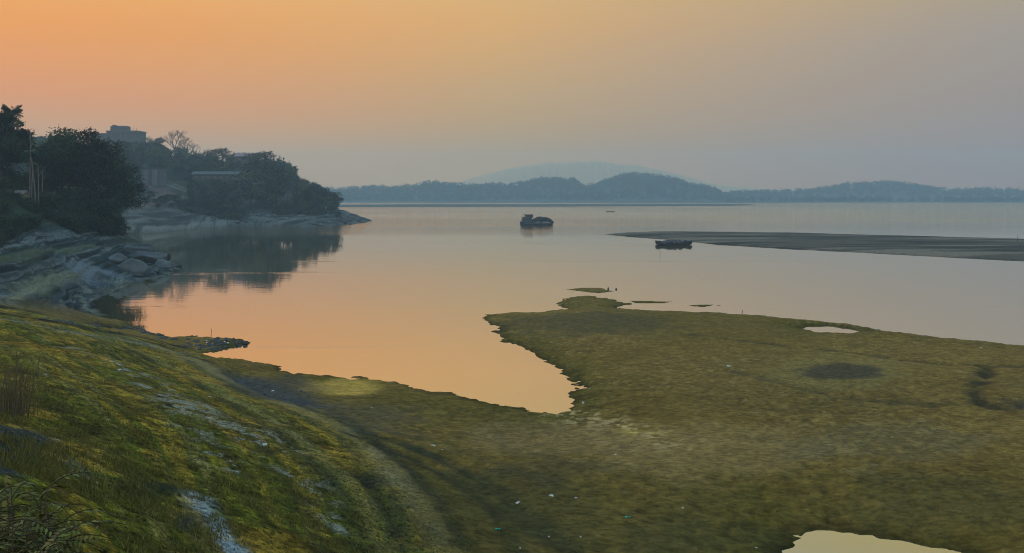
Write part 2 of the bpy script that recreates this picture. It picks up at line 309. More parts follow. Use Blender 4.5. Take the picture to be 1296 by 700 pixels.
for nm, cc, k, wd in [('gully', (.02, .022, .02), .95, .9), ('gully2', (.05, .055, .055), .8, 1.3), ('rut', (.035, .034, .014), .85, .3), ('rut2', (.035, .034, .014), .85, .3), ('trail', (.03, .025, .011), .85, .55), ('trail2', (.04, .034, .014), .7, .4), ('trail3', (.04, .034, .014), .6, .5), ('scarp', (.02, .02, .012), .8, .4)]:
    C = mix(C, cc, np.clip(line_w(LINES[nm][0], wd)*1.3, 0, 1)*k*sm(.25, .5, n2))
def patch(px, py, rx, ry, colr, k, edge=.5):
    global C
    pl = GL([(px+rx*math.cos(a), py+ry*math.sin(a)) for a in np.linspace(0, 2*PI, 17)[:-1]])
    ds = sdist(pl, X, Y); sc = max(.3, math.sqrt(abs(np.ptp([p[0] for p in pl])))*edge); C = mix(C, colr, sm(-sc, sc, ds+(n2-.5)*sc*3)*k)
patch(1062, 472, 95, 21, (.16, .12, .035), .6); patch(1062, 471, 50, 10, (.042, .036, .022), .8, .25)
patch(1292, 513, 20, 7, (.036, .033, .02), .8)
patch(435, 490, 45, 11, (.40, .25, .045), .8); patch(350, 492, 55, 16, (.045, .044, .034), .6)  # first patch: sunlit yellow of the wet shore sand, painted into the colour
patch(8, 570, 66, 27, (.030, .040, .042), 1.0, .08); patch(232, 660, 14, 10, (.02, .05, .075), 1.0, .08)  # small blue patch paints a puddle's sky reflection onto the ground
patch(5, 514, 22, 6, (.03, .04, .04), .9, .2)
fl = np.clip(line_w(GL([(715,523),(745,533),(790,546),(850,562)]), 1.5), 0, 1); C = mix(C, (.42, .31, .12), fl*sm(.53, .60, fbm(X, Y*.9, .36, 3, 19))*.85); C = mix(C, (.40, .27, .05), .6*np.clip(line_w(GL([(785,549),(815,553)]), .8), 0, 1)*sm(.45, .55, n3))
patch(170, 617, 95, 9, (.022, .026, .012), .75, .25); patch(640, 650, 130, 60, (.055, .048, .012), .55); patch(900, 690, 130, 30, (.055, .048, .014), .5); patch(900, 575, 170, 34, (.20, .135, .045), .55); patch(690, 555, 120, 22, (.17, .115, .042), .55); patch(1120, 560, 120, 26, (.13, .10, .045), .4)  # the wide dark patch at bottom centre is painted shadow
patch(740, 410, 110, 14, (.06, .052, .022), .6); patch(1180, 640, 130, 40, (.08, .062, .018), .5); patch(690, 592, 75, 14, (.05, .04, .016), .55); patch(470, 530, 60, 18, (.075, .066, .04), .4)
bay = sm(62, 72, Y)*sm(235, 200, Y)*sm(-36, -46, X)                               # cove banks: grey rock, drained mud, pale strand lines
c1 = fbm(Z0*4.2+(n1-.5)*.9, (X-Y)*.03, 1, 3, 41); c2 = fbm(Z0*9+(n1-.5)*1.3, (X-Y)*.05, 1, 2, 42)
B_ = np.tile(np.array([[.075, .085, .072]]), (len(X), 1)); B_ = mix(B_, (.17, .17, .13), sm(.5, .58, c1)); B_ = mix(B_, (.02, .024, .02), sm(.55, .60, c2)*.95); B_ = mix(B_, (.25, .25, .2), sm(.62, .68, c1)*sm(.45, .6, n5)*.8)
B_ = mix(B_, (.08, .095, .035), sm(.52, .68, n4)*.6); B_ = mix(B_, (.035, .045, .03), sm(.5, .64, n2)*.6)
B_ = mix(B_, (.34, .32, .2), np.exp(-(np.maximum(LAND, 0)-.9)**2/.25)*.6*sm(.4, .55, n5)); B_ = mix(B_, (.05, .065, .03), sm(6.5, 8.5, Z0))
B_ = mix(B_, (.32, .28, .14), np.clip(line_w(GL([(18,380),(30,372),(48,361),(70,354),(105,346),(125,341)]), .8), 0, 1)*.8)
B_ = mix(B_, (.15, .16, .07), np.clip(line_w(GL([(-10,330),(40,322),(80,317),(125,312)]), .8), 0, 1)*.8)
B_ = mix(B_, (.22, .235, .22), np.clip(line_w(GL([(100,344),(118,340),(135,345)]), 2.2), 0, 1)*.8)
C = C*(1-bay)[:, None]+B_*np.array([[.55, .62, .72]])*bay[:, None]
for k_ in (1.25, .6): C = mix(C, (.012, .014, .012), np.clip(line_w([(p[0], p[1]+.3) for p in LINES['gully'][0]], k_)*1.5, 0, 1)*.75)  # shade of the gully step painted as a dark strip
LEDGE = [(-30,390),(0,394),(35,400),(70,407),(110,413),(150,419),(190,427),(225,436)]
sweep([(p, q+3) for p, q in LEDGE], 1.0, (.010, .012, .009), 1.0); sweep([(p, q+10) for p, q in LEDGE], .55, (.16, .15, .09), .8)  # shaded ledge face painted as a dark line, paler ledge edge below
hd = sm(225, 262, Y)*sm(900, 760, Y)*sm(-40, -60, X)                              # far headland
D_ = np.tile(np.array([[.15, .16, .145]]), (len(X), 1)); D_ = mix(D_, (.07, .08, .07), sm(.45, .6, fbm(X, Y, 10, 4, 20))); D_ = mix(D_, (.42, .42, .36), np.exp(-(np.maximum(LAND, 0)-1.6)**2/2)*.9*sm(350, 325, Y))
st2 = 1.25; zz = Z0+(fbm(X, Y, 16, 4, 5)-.5)*1.6; fr = zz/st2-np.floor(zz/st2); c3 = fbm(Z0*4+(fbm(X, Y, 22, 3, 43)-.5)*4, (X+Y)*.02, 1, 4, 44); D_ = mix(D_, (.36, .37, .33), sm(.55, .62, c3)*.6); D_ = mix(D_, (.05, .055, .05), sm(.45, .38, c3)*.8)
D_ = mix(D_, (.23, .155, .13), sm(6.5, 9, Z0)); D_ = mix(D_, (.07, .085, .05), sm(6.5, 9, Z0)*sm(.47, .6, fbm(X, Y, 14, 4, 26))); D_ = mix(D_, (.33, .27, .18), sm(7, 9, Z0)*sm(.6, .7, fbm(X, Y, 12, 4, 27))); D_ = mix(D_, (.05, .065, .03), sm(17, 20, Z0)); D_ = mix(D_, (.04, .055, .03), sm(-125, -110, X)*sm(6, 7.5, Z0))
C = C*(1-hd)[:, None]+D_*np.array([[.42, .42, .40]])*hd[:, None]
barw = (sdist(BAR, X, Y) > -6)*1.0
C = mix(C, (.08, .068, .048), barw); C = mix(C, (.035, .033, .025), barw*sm(.46, .58, fbm(X*.3, Y*2, 9, 4, 45))); C = mix(C, (.15, .125, .085), barw*sm(.56, .66, fbm(X*.25, Y*1.6, 8, 4, 46)))
C = mix(C, (.05, .06, .045), sm(850, 960, Y)); C = mix(C, (.60, .36, .13), sm(2180, 2350, Y))  # warm tint paints sunset glow onto the farthest mountain
C = C*(1-.5*np.exp(-(np.maximum(LAND, 0)/.55)**2)*sm(120, 90, Y))[:, None]; C = mix(C, (.06, .055, .03), sm(.1, -.3, LAND))
C = C*(1+(n3-.5)*.5)[:, None]
nr, nc = len(ys), len(ss); idx = np.arange(nr*nc).reshape(nr, nc)
Q = np.stack([idx[:-1, :-1], idx[:-1, 1:], idx[1:, 1:], idx[1:, :-1]], -1).reshape(-1, 4)

def new_mat(name):
    m = bpy.data.materials.new(name); m.use_nodes = True; t = m.node_tree; b = t.nodes['Principled BSDF']; return m, t, b
def tex_noise(t, scale, detail=4, vec=None, rough=.55):
    n = t.nodes.new('ShaderNodeTexNoise'); n.inputs['Scale'].default_value = scale; n.inputs['Detail'].default_value = detail; n.inputs['Roughness'].default_value = rough
    if vec is not None: t.links.new(vec, n.inputs['Vector'])
    return n.outputs[0]
def obj_vec(t): return t.nodes.new('ShaderNodeTexCoord').outputs['Object']
def bump(t, b, h, strength, dist):
    bp = t.nodes.new('ShaderNodeBump'); bp.inputs['Strength'].default_value = strength; bp.inputs['Distance'].default_value = dist
    t.links.new(h, bp.inputs['Height']); t.links.new(bp.outputs[0], b.inputs['Normal'])
def mat_ground():
    m, t, b = new_mat('ground'); a = t.nodes.new('ShaderNodeAttribute'); a.attribute_name = 'tint'; v = obj_vec(t)
    na = tex_noise(t, 5.5, 6, v, .7); nb = tex_noise(t, 22, 4, v, .7)
    vo = t.nodes.new('ShaderNodeTexVoronoi'); vo.feature = 'DISTANCE_TO_EDGE'; vo.inputs['Scale'].default_value = 1.7
    wv = mixc(t, .16, v, t.nodes.new('ShaderNodeTexNoise').outputs[1]); nn = [x for x in t.nodes if x.type == 'TEX_NOISE'][-1]; nn.inputs['Scale'].default_value = 2.2; t.links.new(v, nn.inputs['Vector']); t.links.new(wv, vo.inputs['Vector'])
    crk = ramp(t, vo.outputs['Distance'], [(0, (.45, .42, .4)), (.03, (1, 1, 1))], 'LINEAR'); cmk = ramp(t, tex_noise(t, .35, 3, v), [(.5, (0, 0, 0)), (.62, (1, 1, 1))], 'LINEAR'); crack = mixc(t, cmk, (1, 1, 1), crk)
    dt = t.nodes.new('ShaderNodeAttribute'); dt.attribute_name = 'detail'; dv_ = dt.outputs['Fac']
    mpr = t.nodes.new('ShaderNodeMapping'); mpr.inputs['Scale'].default_value = (3.0, 4.8, 1); mpr.inputs['Rotation'].default_value = (0, 0, .4); t.links.new(v, mpr.inputs[0]); rp = tex_noise(t, 1.0, 3, mpr.outputs[0], .5)
    f_s = ramp(t, na, [(.34, (.42, .43, .42)), (.5, (1, 1, 1)), (.66, (1.6, 1.5, 1.4))], 'LINEAR'); f_m = ramp(t, rp, [(.36, (.74, .74, .74)), (.64, (1.27, 1.26, 1.25))], 'LINEAR')
    g = ramp(t, nb, [(.34, (.68, .68, .68)), (.66, (1.32, 1.32, 1.32))], 'LINEAR')
    nf = tex_noise(t, 7.5, 2, v, .5); fk_s = ramp(t, nf, [(.36, (.30, .30, .30)), (.42, (1, 1, 1)), (.62, (1, 1, 1)), (.68, (1.7, 1.6, 1.45))], 'LINEAR'); fk_m = ramp(t, nf, [(.30, (.45, .45, .45)), (.34, (1, 1, 1)), (.68, (1, 1, 1)), (.72, (1.4, 1.35, 1.3))], 'LINEAR')
    c = mixc(t, 1.0, mixc(t, 1.0, a.outputs['Color'], mixc(t, dv_, f_m, f_s), 'MULTIPLY'), g, 'MULTIPLY'); c = mixc(t, 1.0, mixc(t, dv_, c, mixc(t, 1.0, c, crack, 'MULTIPLY')), mixc(t, dv_, fk_m, fk_s), 'MULTIPLY')
    t.links.new(c, b.inputs['Base Color']); b.inputs['Roughness'].default_value = .95; b.inputs['Specular IOR Level'].default_value = .03
    hsum = math_node(t, 'ADD', math_node(t, 'ADD', math_node(t, 'MULTIPLY', math_node(t, 'MULTIPLY', na, dv_), .7), math_node(t, 'MULTIPLY', nb, .25)), math_node(t, 'MULTIPLY', rp, .5)); bump(t, b, hsum, .9, .12)
    return m
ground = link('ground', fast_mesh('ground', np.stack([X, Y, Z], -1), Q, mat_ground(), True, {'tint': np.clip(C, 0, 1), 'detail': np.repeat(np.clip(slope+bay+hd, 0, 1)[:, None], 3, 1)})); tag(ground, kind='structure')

# ------------------------------------------------------------------ river
def mat_water():
    m, t, b = new_mat('river_water'); t.nodes.remove(b); o = t.nodes['Material Output']; v = obj_vec(t)
    mpn = t.nodes.new('ShaderNodeMapping'); mpn.inputs['Scale'].default_value = (.35, 1, 1); t.links.new(v, mpn.inputs[0])
    w1 = tex_noise(t, .55, 3, mpn.outputs[0]); w2 = tex_noise(t, .05, 3, mpn.outputs[0]); w3 = tex_noise(t, .013, 2, mpn.outputs[0])
    patchy = ramp(t, w3, [(.42, (.12, .12, .12)), (.62, (1, 1, 1))], 'LINEAR')
    sp = t.nodes.new('ShaderNodeSeparateXYZ'); t.links.new(v, sp.inputs[0]); br = t.nodes.new('ShaderNodeMapRange'); br.inputs[1].default_value = 250; br.inputs[2].default_value = 560; br.inputs[3].default_value = .10; br.inputs[4].default_value = 9.0; t.links.new(sp.outputs[1], br.inputs[0])
    mp2 = t.nodes.new('ShaderNodeMapping'); mp2.inputs['Scale'].default_value = (.006, .10, 1); mp2.inputs['Rotation'].default_value = (0, 0, .03); t.links.new(v, mp2.inputs[0]); st = ramp(t, tex_noise(t, 1.0, 2, mp2.outputs[0]), [(.60, (0, 0, 0)), (.68, (.35, .35, .35))], 'LINEAR')
    amp = math_node(t, 'ADD', math_node(t, 'MULTIPLY', math_node(t, 'ADD', patchy, .6), br.outputs[0]), st)
    hh = math_node(t, 'ADD', math_node(t, 'MULTIPLY', math_node(t, 'MULTIPLY', w1, amp), .34), math_node(t, 'MULTIPLY', w2, .12))
    bp = t.nodes.new('ShaderNodeBump'); bp.inputs['Strength'].default_value = .22; bp.inputs['Distance'].default_value = 1.0; t.links.new(hh, bp.inputs['Height'])
    gl = t.nodes.new('ShaderNodeBsdfGlossy'); gl.inputs['Roughness'].default_value = .035; gl.inputs['Color'].default_value = (.95, .91, .84, 1)
    df = t.nodes.new('ShaderNodeBsdfDiffuse'); df.inputs['Color'].default_value = (.20, .15, .035, 1)
    lw = t.nodes.new('ShaderNodeLayerWeight'); lw.inputs['Blend'].default_value = .5
    fac = ramp(t, lw.outputs['Facing'], [(0, (.06, .06, .06)), (.4, (.36, .36, .36)), (.62, (.47, .47, .47)), (.8, (.86, .86, .86)), (1, (.98, .98, .98))], 'LINEAR')
    t.links.new(bp.outputs[0], gl.inputs['Normal'])
    mx = t.nodes.new('ShaderNodeMixShader'); t.links.new(fac, mx.inputs[0]); t.links.new(df.outputs[0], mx.inputs[1]); t.links.new(gl.outputs[0], mx.inputs[2]); t.links.new(mx.outputs[0], o.inputs['Surface'])
    return m
gx = np.linspace(-3400, 3400, 35); gy = np.linspace(10, 2690, 28); GX, GY = np.meshgrid(gx, gy); wi = np.arange(GX.size).reshape(GX.shape)
WQ = np.stack([wi[:-1, :-1], wi[:-1, 1:], wi[1:, 1:], wi[1:, :-1]], -1).reshape(-1, 4)
water = link('river_water', fast_mesh('river_water', np.stack([GX.ravel(), GY.ravel(), 0*GX.ravel()], -1), WQ, mat_water())); tag(water, kind='structure')

# ------------------------------------------------------------------ haze
m = bpy.data.materials.new('haze'); m.use_nodes = True; t = m.node_tree; t.nodes.remove(t.nodes['Principled BSDF'])
pv = t.nodes.new('ShaderNodeVolumePrincipled'); pv.inputs['Density'].default_value = .00045; pv.inputs['Color'].default_value = (.54, .80, .90, 1); pv.inputs['Anisotropy'].default_value = .1
t.links.new(pv.outputs[0], t.nodes['Material Output'].inputs['Volume'])
hz = MB().box((0, 1300, 71), (7600, 2860, 148)).build('haze', m); tag(hz, kind='stuff')

# ------------------------------------------------------------------ plain materials
def simple(name, c, rough=.85, var=.35, scale=3, bmp=0, spec=.3):
    m, t, b = new_mat(name); v = obj_vec(t); n = tex_noise(t, scale, 5, v, .65)
    f = ramp(t, n, [(.3, (1-var,)*3), (.7, (1+var,)*3)], 'LINEAR'); t.links.new(mixc(t, 1.0, c, f, 'MULTIPLY'), b.inputs['Base Color'])
    b.inputs['Roughness'].default_value = rough; b.inputs['Specular IOR Level'].default_value = spec
    if bmp: bump(t, b, n, .8, bmp)
    return m
def leafmat(name, c):
    m, t, b = new_mat(name); a = t.nodes.new('ShaderNodeAttribute'); a.attribute_name = 'shade'
    t.links.new(mixc(t, 1.0, a.outputs['Color'], c, 'MULTIPLY'), b.inputs['Base Color']); b.inputs['Roughness'].default_value = .7; b.inputs['Specular IOR Level'].default_value = .12
    return m
LEAF = [leafmat('leaf_dark', (.019, .031, .014)), leafmat('leaf_green', (.027, .042, .016)), leafmat('leaf_olive', (.04, .046, .02)), leafmat('leaf_deep', (.014, .026, .015))]
FERN = leafmat('fern_leaf', (.05, .055, .014)); PALM = leafmat('palm_leaf', (.045, .07, .03))
BARK = simple('bark', (.085, .065, .05), .95, .4, 2, .05); PALEBARK = simple('pale_bark', (.15, .14, .125), .95, .3, 2)
ROCK = simple('rock', (.055, .06, .055), .92, .6, 1.1, .35); PALEROCK = simple('pale_rock', (.085, .092, .085), .92, .5, .9, .3); DARKROCK = simple('dark_stone', (.05, .05, .045), .9, .5, 3, .05)
WHITEST = simple('white_stone', (.55, .55, .52), .85, .2, 4); BAG = simple('white_plastic', (.46, .43, .36), .6, .4, 2); GREENP = simple('green_plastic', (.03, .42, .30), .45, .15, 5)
WOODD = simple('dark_wood', (.035, .032, .032), .8, .5, 1.5); WOODG = simple('grey_wood', (.10, .085, .07), .9, .4, 3); SACK = simple('dark_sacks', (.045, .045, .05), .95, .6, 1.5, .1)
CARGO = simple('cargo', (.025, .032, .028), .95, .6, 1.2, .15); HULLP = simple('hull_paint', (.02, .024, .03), .6, .3, 1); CABP = simple('cabin_paint', (.04, .06, .075), .6, .25, 1.5); PALEP = simple('pale_paint', (.22, .24, .26), .6, .15, 1)
WALLP = simple('pale_wall', (.145, .15, .15), .9, .2, .4); WALLG = simple('grey_wall', (.085, .09, .095), .9, .25, .5); ROOFT = simple('pale_roof', (.05, .06, .058), .85, .25, .6); ROOFP = simple('pink_roof', (.22, .15, .14), .85, .2, .7)
GLASS = simple('window_dark', (.05, .06, .07), .25, .1, 1, 0, .6); CLOTH = [simple('dark_cloth', (.03, .03, .035), .95, .2), simple('red_cloth', (.25, .06, .05), .95, .2)]
SKIN = simple('skin', (.20, .11, .07), .6, .1); STRAW = simple('dry_straw', (.12, .09, .04), .9, .4, 8)

# ------------------------------------------------------------------ foliage builders
def leaf_quads(cent, size, r, flat=.0, aspect=.6):
    n = len(cent); d = r.normal(size=(n, 3)); d /= np.linalg.norm(d, axis=1)[:, None]
    u = np.cross(d, r.normal(size=(n, 3))); u /= np.linalg.norm(u, axis=1)[:, None]; v = np.cross(d, u)
    if flat: u[:, 2] *= 1-flat; v[:, 2] *= 1-flat
    s = (size*r.uniform(.55, 1.25, n))[:, None]; u = u*s*.5; v = v*s*.5*aspect
    V = np.stack([cent-u, cent+v*.9-u*.1, cent+u, cent-v*.9+u*.1], 1).reshape(-1, 3)
    return V, np.arange(n*4).reshape(n, 4)
def tubes_arrays(list_of, n=5):
    Vs, Fs, off = [], [], 0
    for pts, rad in list_of:
        pts = np.asarray(pts, float); k = len(pts); dr = np.gradient(pts, axis=0); dr /= np.linalg.norm(dr, axis=1)[:, None]+1e-9
        a = np.cross(dr, [.31, .52, .8]); a /= np.linalg.norm(a, axis=1)[:, None]+1e-9; b = np.cross(dr, a); th = np.arange(n)*2*PI/n
        rad = np.asarray(rad, float); ring = pts[:, None]+rad[:, None, None]*(a[:, None]*np.cos(th)[None, :, None]+b[:, None]*np.sin(th)[None, :, None])
        Vs.append(ring.reshape(-1, 3)); i = np.arange(k*n).reshape(k, n)+off; j = np.roll(i, -1, 1)
        Fs.append(np.stack([i[:-1], j[:-1], j[1:], i[1:]], -1).reshape(-1, 4)); off += k*n
    return np.concatenate(Vs), np.concatenate(Fs)
def tree_meshes(seed, h, w, base, lobes, leaves, leaf, mat, lobe_r=.3, flat=0., bark=None, twigs=0, top=1.0):
    r = np.random.default_rng(seed); cz = (h+base)/2; rz = (h-base)/2
    cen = []
    while len(cen) < lobes:
        p = r.uniform(-1, 1, 3); q = np.linalg.norm(p)
        if .45 < q < 1: cen.append(p)
    cen = np.array(cen); cen[:, 2] = np.where(cen[:, 2] < 0, cen[:, 2]*.8, cen[:, 2]*top); lr = lobe_r*w*r.uniform(.5, 1.1, lobes)
    C3 = cen*np.array([w/2-lobe_r*w*.55, w/2-lobe_r*w*.55, max(rz-lobe_r*w*.4, .3)])+np.array([0, 0, cz]); C3[:, :2] += r.normal(size=2)*w*.04
    wgt = lr**2; pick = r.choice(lobes, leaves, p=wgt/wgt.sum()); d = r.normal(size=(leaves, 3)); d /= np.linalg.norm(d, axis=1)[:, None]
    rad = lr[pick]*np.clip(r.normal(.78, .24, leaves), 0, 1.3); pos = C3[pick]+d*rad[:, None]*np.array([1, 1, .72-.3*flat])
    sub = (np.sin(pos[:, 0]*2.1*3/w*3+seed)+np.sin(pos[:, 1]*2.7*9/w)+np.sin(pos[:, 2]*2.3*9/h+1.3))                      # carve gaps
    keep = (sub > -1.55) & (pos[:, 2] > base*.6); pos = pos[keep]; pk = pick[keep]
    V, Q4 = leaf_quads(pos, leaf, r, flat*.5); sh = (r.choice([.45, .7, 1., 1.5, 2.3], lobes)[pk]*r.uniform(.65, 1.35, len(pos))); col3 = np.repeat(np.stack([sh*r.uniform(.85, 1.25, len(sh)), sh, sh*.95], -1), 4, 0)
    cm_ = fast_mesh('crown', V, Q4, mat, False, {'shade': np.clip(col3, 0, 3)})
    bend = r.normal(size=2)*w*.05; tr0 = [(np.array([bend[0]*s*s, bend[1]*s*s, cz*s*1.1]), h*.026*(1-.62*s)+.02) for s in np.linspace(0, 1, 7)]
    tl = [([p for p, _ in tr0], [q for _, q in tr0])]
    for k in range(min(lobes, 16)):
        s = r.uniform(.35, .95); st = np.array([bend[0]*s*s, bend[1]*s*s, cz*s*1.1]); e = C3[k]; mid = (st+e)/2+np.array([0, 0, -.05*h])+r.normal(size=3)*.03*w
        tl.append(([st, mid, e], [h*.012, h*.008, h*.003]))
        for _ in range(twigs):
            d = r.normal(size=3); d /= np.linalg.norm(d); d[2] = abs(d[2])*.6; tl.append(([mid*.4+e*.6, e+d*lr[k]*.8, e+d*lr[k]*1.35+np.array([0, 0, .1])], [h*.004, h*.003, h*.0012]))
    V, Q4 = tubes_arrays(tl, 6); tm = fast_mesh('trunk', V, Q4, bark or BARK, True)
    return tm, cm_
def bare_meshes(seed, h, w, bark):
    r = np.random.default_rng(seed); tl = []
    def grow(p, d, ln, rad, lv):
        e = p+d*ln; mid = (p+e)/2+r.normal(size=3)*ln*.06; tl.append(([p, mid, e], [rad, rad*.85, rad*.65]))
        if lv == 0: return
        nb_ = 6 if lv == 4 else 3; a0 = r.uniform(0, 6)
        for q in range(nb_ if lv > 1 else 4):
            rd = np.array([math.cos(a0+q*2*PI/nb_), .6*math.sin(a0+q*2*PI/nb_), .25])*(.75 if lv == 4 else .55); nd = d*.75+rd+r.normal(size=3)*.22; nd /= np.linalg.norm(nd); grow(e, nd, ln*r.uniform(.55, .8), rad*.6, lv-1)
    grow(np.zeros(3), np.array([.03, .02, 1.]), h*.3, h*.022, 4)
    V, Q4 = tubes_arrays(tl[:1], 6); tm = fast_mesh('trunk', V, Q4, bark, True)
    V, Q4 = tubes_arrays(tl[1:], 4); return tm, fast_mesh('crown', V, Q4, bark, True)
def palm_meshes(seed, h, fl, nf=16, rad=.16, bark=None, drop=.9):
    r = np.random.default_rng(seed); top = np.array([.05*h*r.normal(), .04*h*r.normal(), h]); pts = [top*s*np.array([s, s, 1]) for s in np.linspace(0, 1, 8)]
    V, Q4 = tubes_arrays([(pts, np.linspace(rad, rad*.7, 8))], 7); tm = fast_mesh('trunk', V, Q4, bark or PALEBARK, True)
    Vs, Ss = [], []
    for k in range(nf):
        a = 2*PI*k/nf+r.normal()*.2; up = r.uniform(-.25, 1.1); dirh = np.array([math.cos(a), math.sin(a), 0]); side = np.array([-dirh[1], dirh[0], 0]); sh = r.uniform(.6, 1.4)
        for s in np.linspace(.08, 1, 22):
            c = top+dirh*fl*s*(.75+.2*(1-abs(up)))+np.array([0, 0, fl*(up*s-drop*s*s)]); ll = fl*.36*math.sin(PI*min(1, .12+s*.86))**.7
            for sg in (-1, 1):
                e = c+side*sg*ll*.8+dirh*ll*.5+np.array([0, 0, -ll*.5]); wv = dirh*fl*.022
                Vs += [c-wv, c+wv, e+wv*.3, e-wv*.3]; Ss += [sh]*4
    V = np.array(Vs); s3 = np.repeat(np.array(Ss)[:, None], 3, 1)
    return tm, fast_mesh('crown', V, np.arange(len(V)).reshape(-1, 4), PALM, False, {'shade': s3})
def bush_meshes(seed, h, w, leaves, leaf, mat):
    return tree_meshes(seed, h, w, h*.05, 9, leaves, leaf, mat, .36)
def place(name, ms, loc, label, cat, group=None, sc=1, rz=0, parts=('trunk', 'crown')):
    e = empty(name, loc, rz, sc); tag(e, label, cat, group)
    for pn, me in zip(parts, ms): link(pn, me, e)
    return e
def px_at(px, Yd): return (px-PX0)/F*Yd
def zrow(py, Yd): return H+(PYH-py)*Yd/F

# ------------------------------------------------------------------ near trees on the left bank
def near_tree(px, Yd, top_row, wpx, label, seed, name='broadleaf_tree', basef=.22, mat=LEAF[0], leaves=15000, leaf=.42, lobes=26, sink=.3, **k):
    x = px_at(px, Yd); g = ground_z(x, Yd)-sink; h = zrow(top_row, Yd)-g
    return place(name, tree_meshes(seed, h, wpx*Yd/F, h*basef, lobes, leaves, leaf, mat, **k), (x, Yd, g), label, 'tree')
near_tree(88, 160, 161, 118, 'tallest dark broadleaf tree with a domed crown on the left river bank', 3, leaves=34000, lobes=44, basef=.12, lobe_r=.15, twigs=1, leaf=.44)
near_tree(141, 164, 198, 88, 'dark leaning tree with ragged twiggy right side above the boulders', 5, leaves=17000, lobes=34, basef=.14, lobe_r=.16, twigs=4, mat=LEAF[3], leaf=.42)
near_tree(2, 150, 136, 88, 'tall dark tree cut by the left edge with a dense narrow crown', 8, leaves=30000, lobes=44, basef=.14, lobe_r=.17, mat=LEAF[3], leaf=.44)
near_tree(-28, 158, 146, 90, 'dense dark tree behind the leftmost tree at the left edge', 11, leaves=14000, lobes=24, basef=.15, leaf=.48)
near_tree(64, 172, 178, 60, 'dark tree half hidden behind the domed tree on its left side', 12, leaves=8000, lobes=16, basef=.3, mat=LEAF[1], lobe_r=.2)
near_tree(104, 156, 242, 84, 'low spreading dark tree filling the thicket below the domed tree', 13, leaves=16000, lobes=30, basef=.03, lobe_r=.2, leaf=.44, mat=LEAF[3])
def palm(px, Yd, top, fl, label, seed, **k):
    x = px_at(px, Yd); g = ground_z(x, Yd)-.3; place('palm_tree', palm_meshes(seed, zrow(top, Yd)-g, fl, **k), (x, Yd, g), label, 'palm')
palm(10, 153, 141, 2.1, 'tall palm whose spiky fronds top the tree at the left edge', 21, nf=44, bark=BARK, drop=.45)
palm(45, 142, 192, 1.5, 'slender areca palm with a small frond tuft between the two big dark trees', 22, nf=11, rad=.11)
palm(40, 144, 205, 1.3, 'shorter slender palm leaning beside the areca palm', 23, nf=9, rad=.10)
def pole(px, Yd, top, label, lean=0):
    x = px_at(px, Yd); g = ground_z(x, Yd)-.2; h = zrow(top, Yd)-g; e = empty('dead_trunk', (x, Yd, g)); tag(e, label, 'tree')
    MB().tube([(0, 0, 0), (lean*.4, 0, h*.5), (lean, 0, h)], [.09, .08, .05], 7).build('trunk', PALEBARK, e)
    MB().tube([(lean*.7, 0, h*.75), (lean*.7+.5, .1, h*.9)], [.05, .03], 5).tube([(lean*.85, 0, h*.85), (lean-.4, .1, h*.98)], [.04, .02], 5).build('branch', PALEBARK, e)
pole(37.5, 145, 166, 'tallest thin pale bare trunk beside the left edge tree', .2); pole(49, 143, 210, 'short pale bare trunk right of the areca palm', -.1); pole(53, 146, 215, 'thin pale bare trunk touching the domed tree', .15)
shr = [bush_meshes(41, 3.2, 5, 2600, .34, LEAF[0]), bush_meshes(42, 2.4, 4.4, 2300, .30, LEAF[3]), bush_meshes(43, 4.2, 5.2, 3000, .36, LEAF[1])]
sp = [(60,158,0,1.1,'bush'),(78,156,2,1.1,''),(95,156,0,1.2,''),(112,158,2,1.25,''),(128,160,0,1.2,''),(140,161,1,1.3,''),(150,163,2,.95,''),(85,150,1,1.1,''),(105,150,0,1.0,''),(122,154,2,.9,''),(68,148,2,1.0,''),(52,146,0,1.1,''),(30,152,2,1.2,''),(18,154,0,1.2,''),(6,153,2,1.3,''),(-8,152,0,1.2,''),(40,156,2,1.2,''),(48,160,0,1.2,''),(0,146,0,.9,''),(26,147,0,.8,''),(138,156,0,1.0,''),(100,143,1,.9,''),(82,142,0,.8,''),(64,140,1,.8,'')]
for i, (px, Yd, k, s, _) in enumerate(sp):
    x = px_at(px, Yd); place('bush', shr[k], (x, Yd, ground_z(x, Yd)-.35), 'dark bush in the thicket at the foot of the big left bank trees', 'bush', 'bushes under the left bank trees', s, i*1.7)
for i, (px, Yd, k, s) in enumerate([(2,118,1,.7),(14,122,0,.65),(24,126,1,.75),(34,128,0,.7),(10,108,1,.6),(-10,112,2,.7),(22,116,1,.5),(44,131,1,.7),(-4,100,0,.5),(2,136,1,.7),(12,138,0,.6),(20,139,1,.55),(34,139,2,.6),(42,138,0,.7),(8,130,0,.8),(30,124,1,.6),(-8,126,0,.8),(18,110,0,.45),(4,104,1,.45)]):
    x = px_at(px, Yd); place('bush', shr[k], (x, Yd, ground_z(x, Yd)-.25), 'low green bush on the steep slope at the left edge', 'bush', 'bushes on the left slope', s, i*2.1)

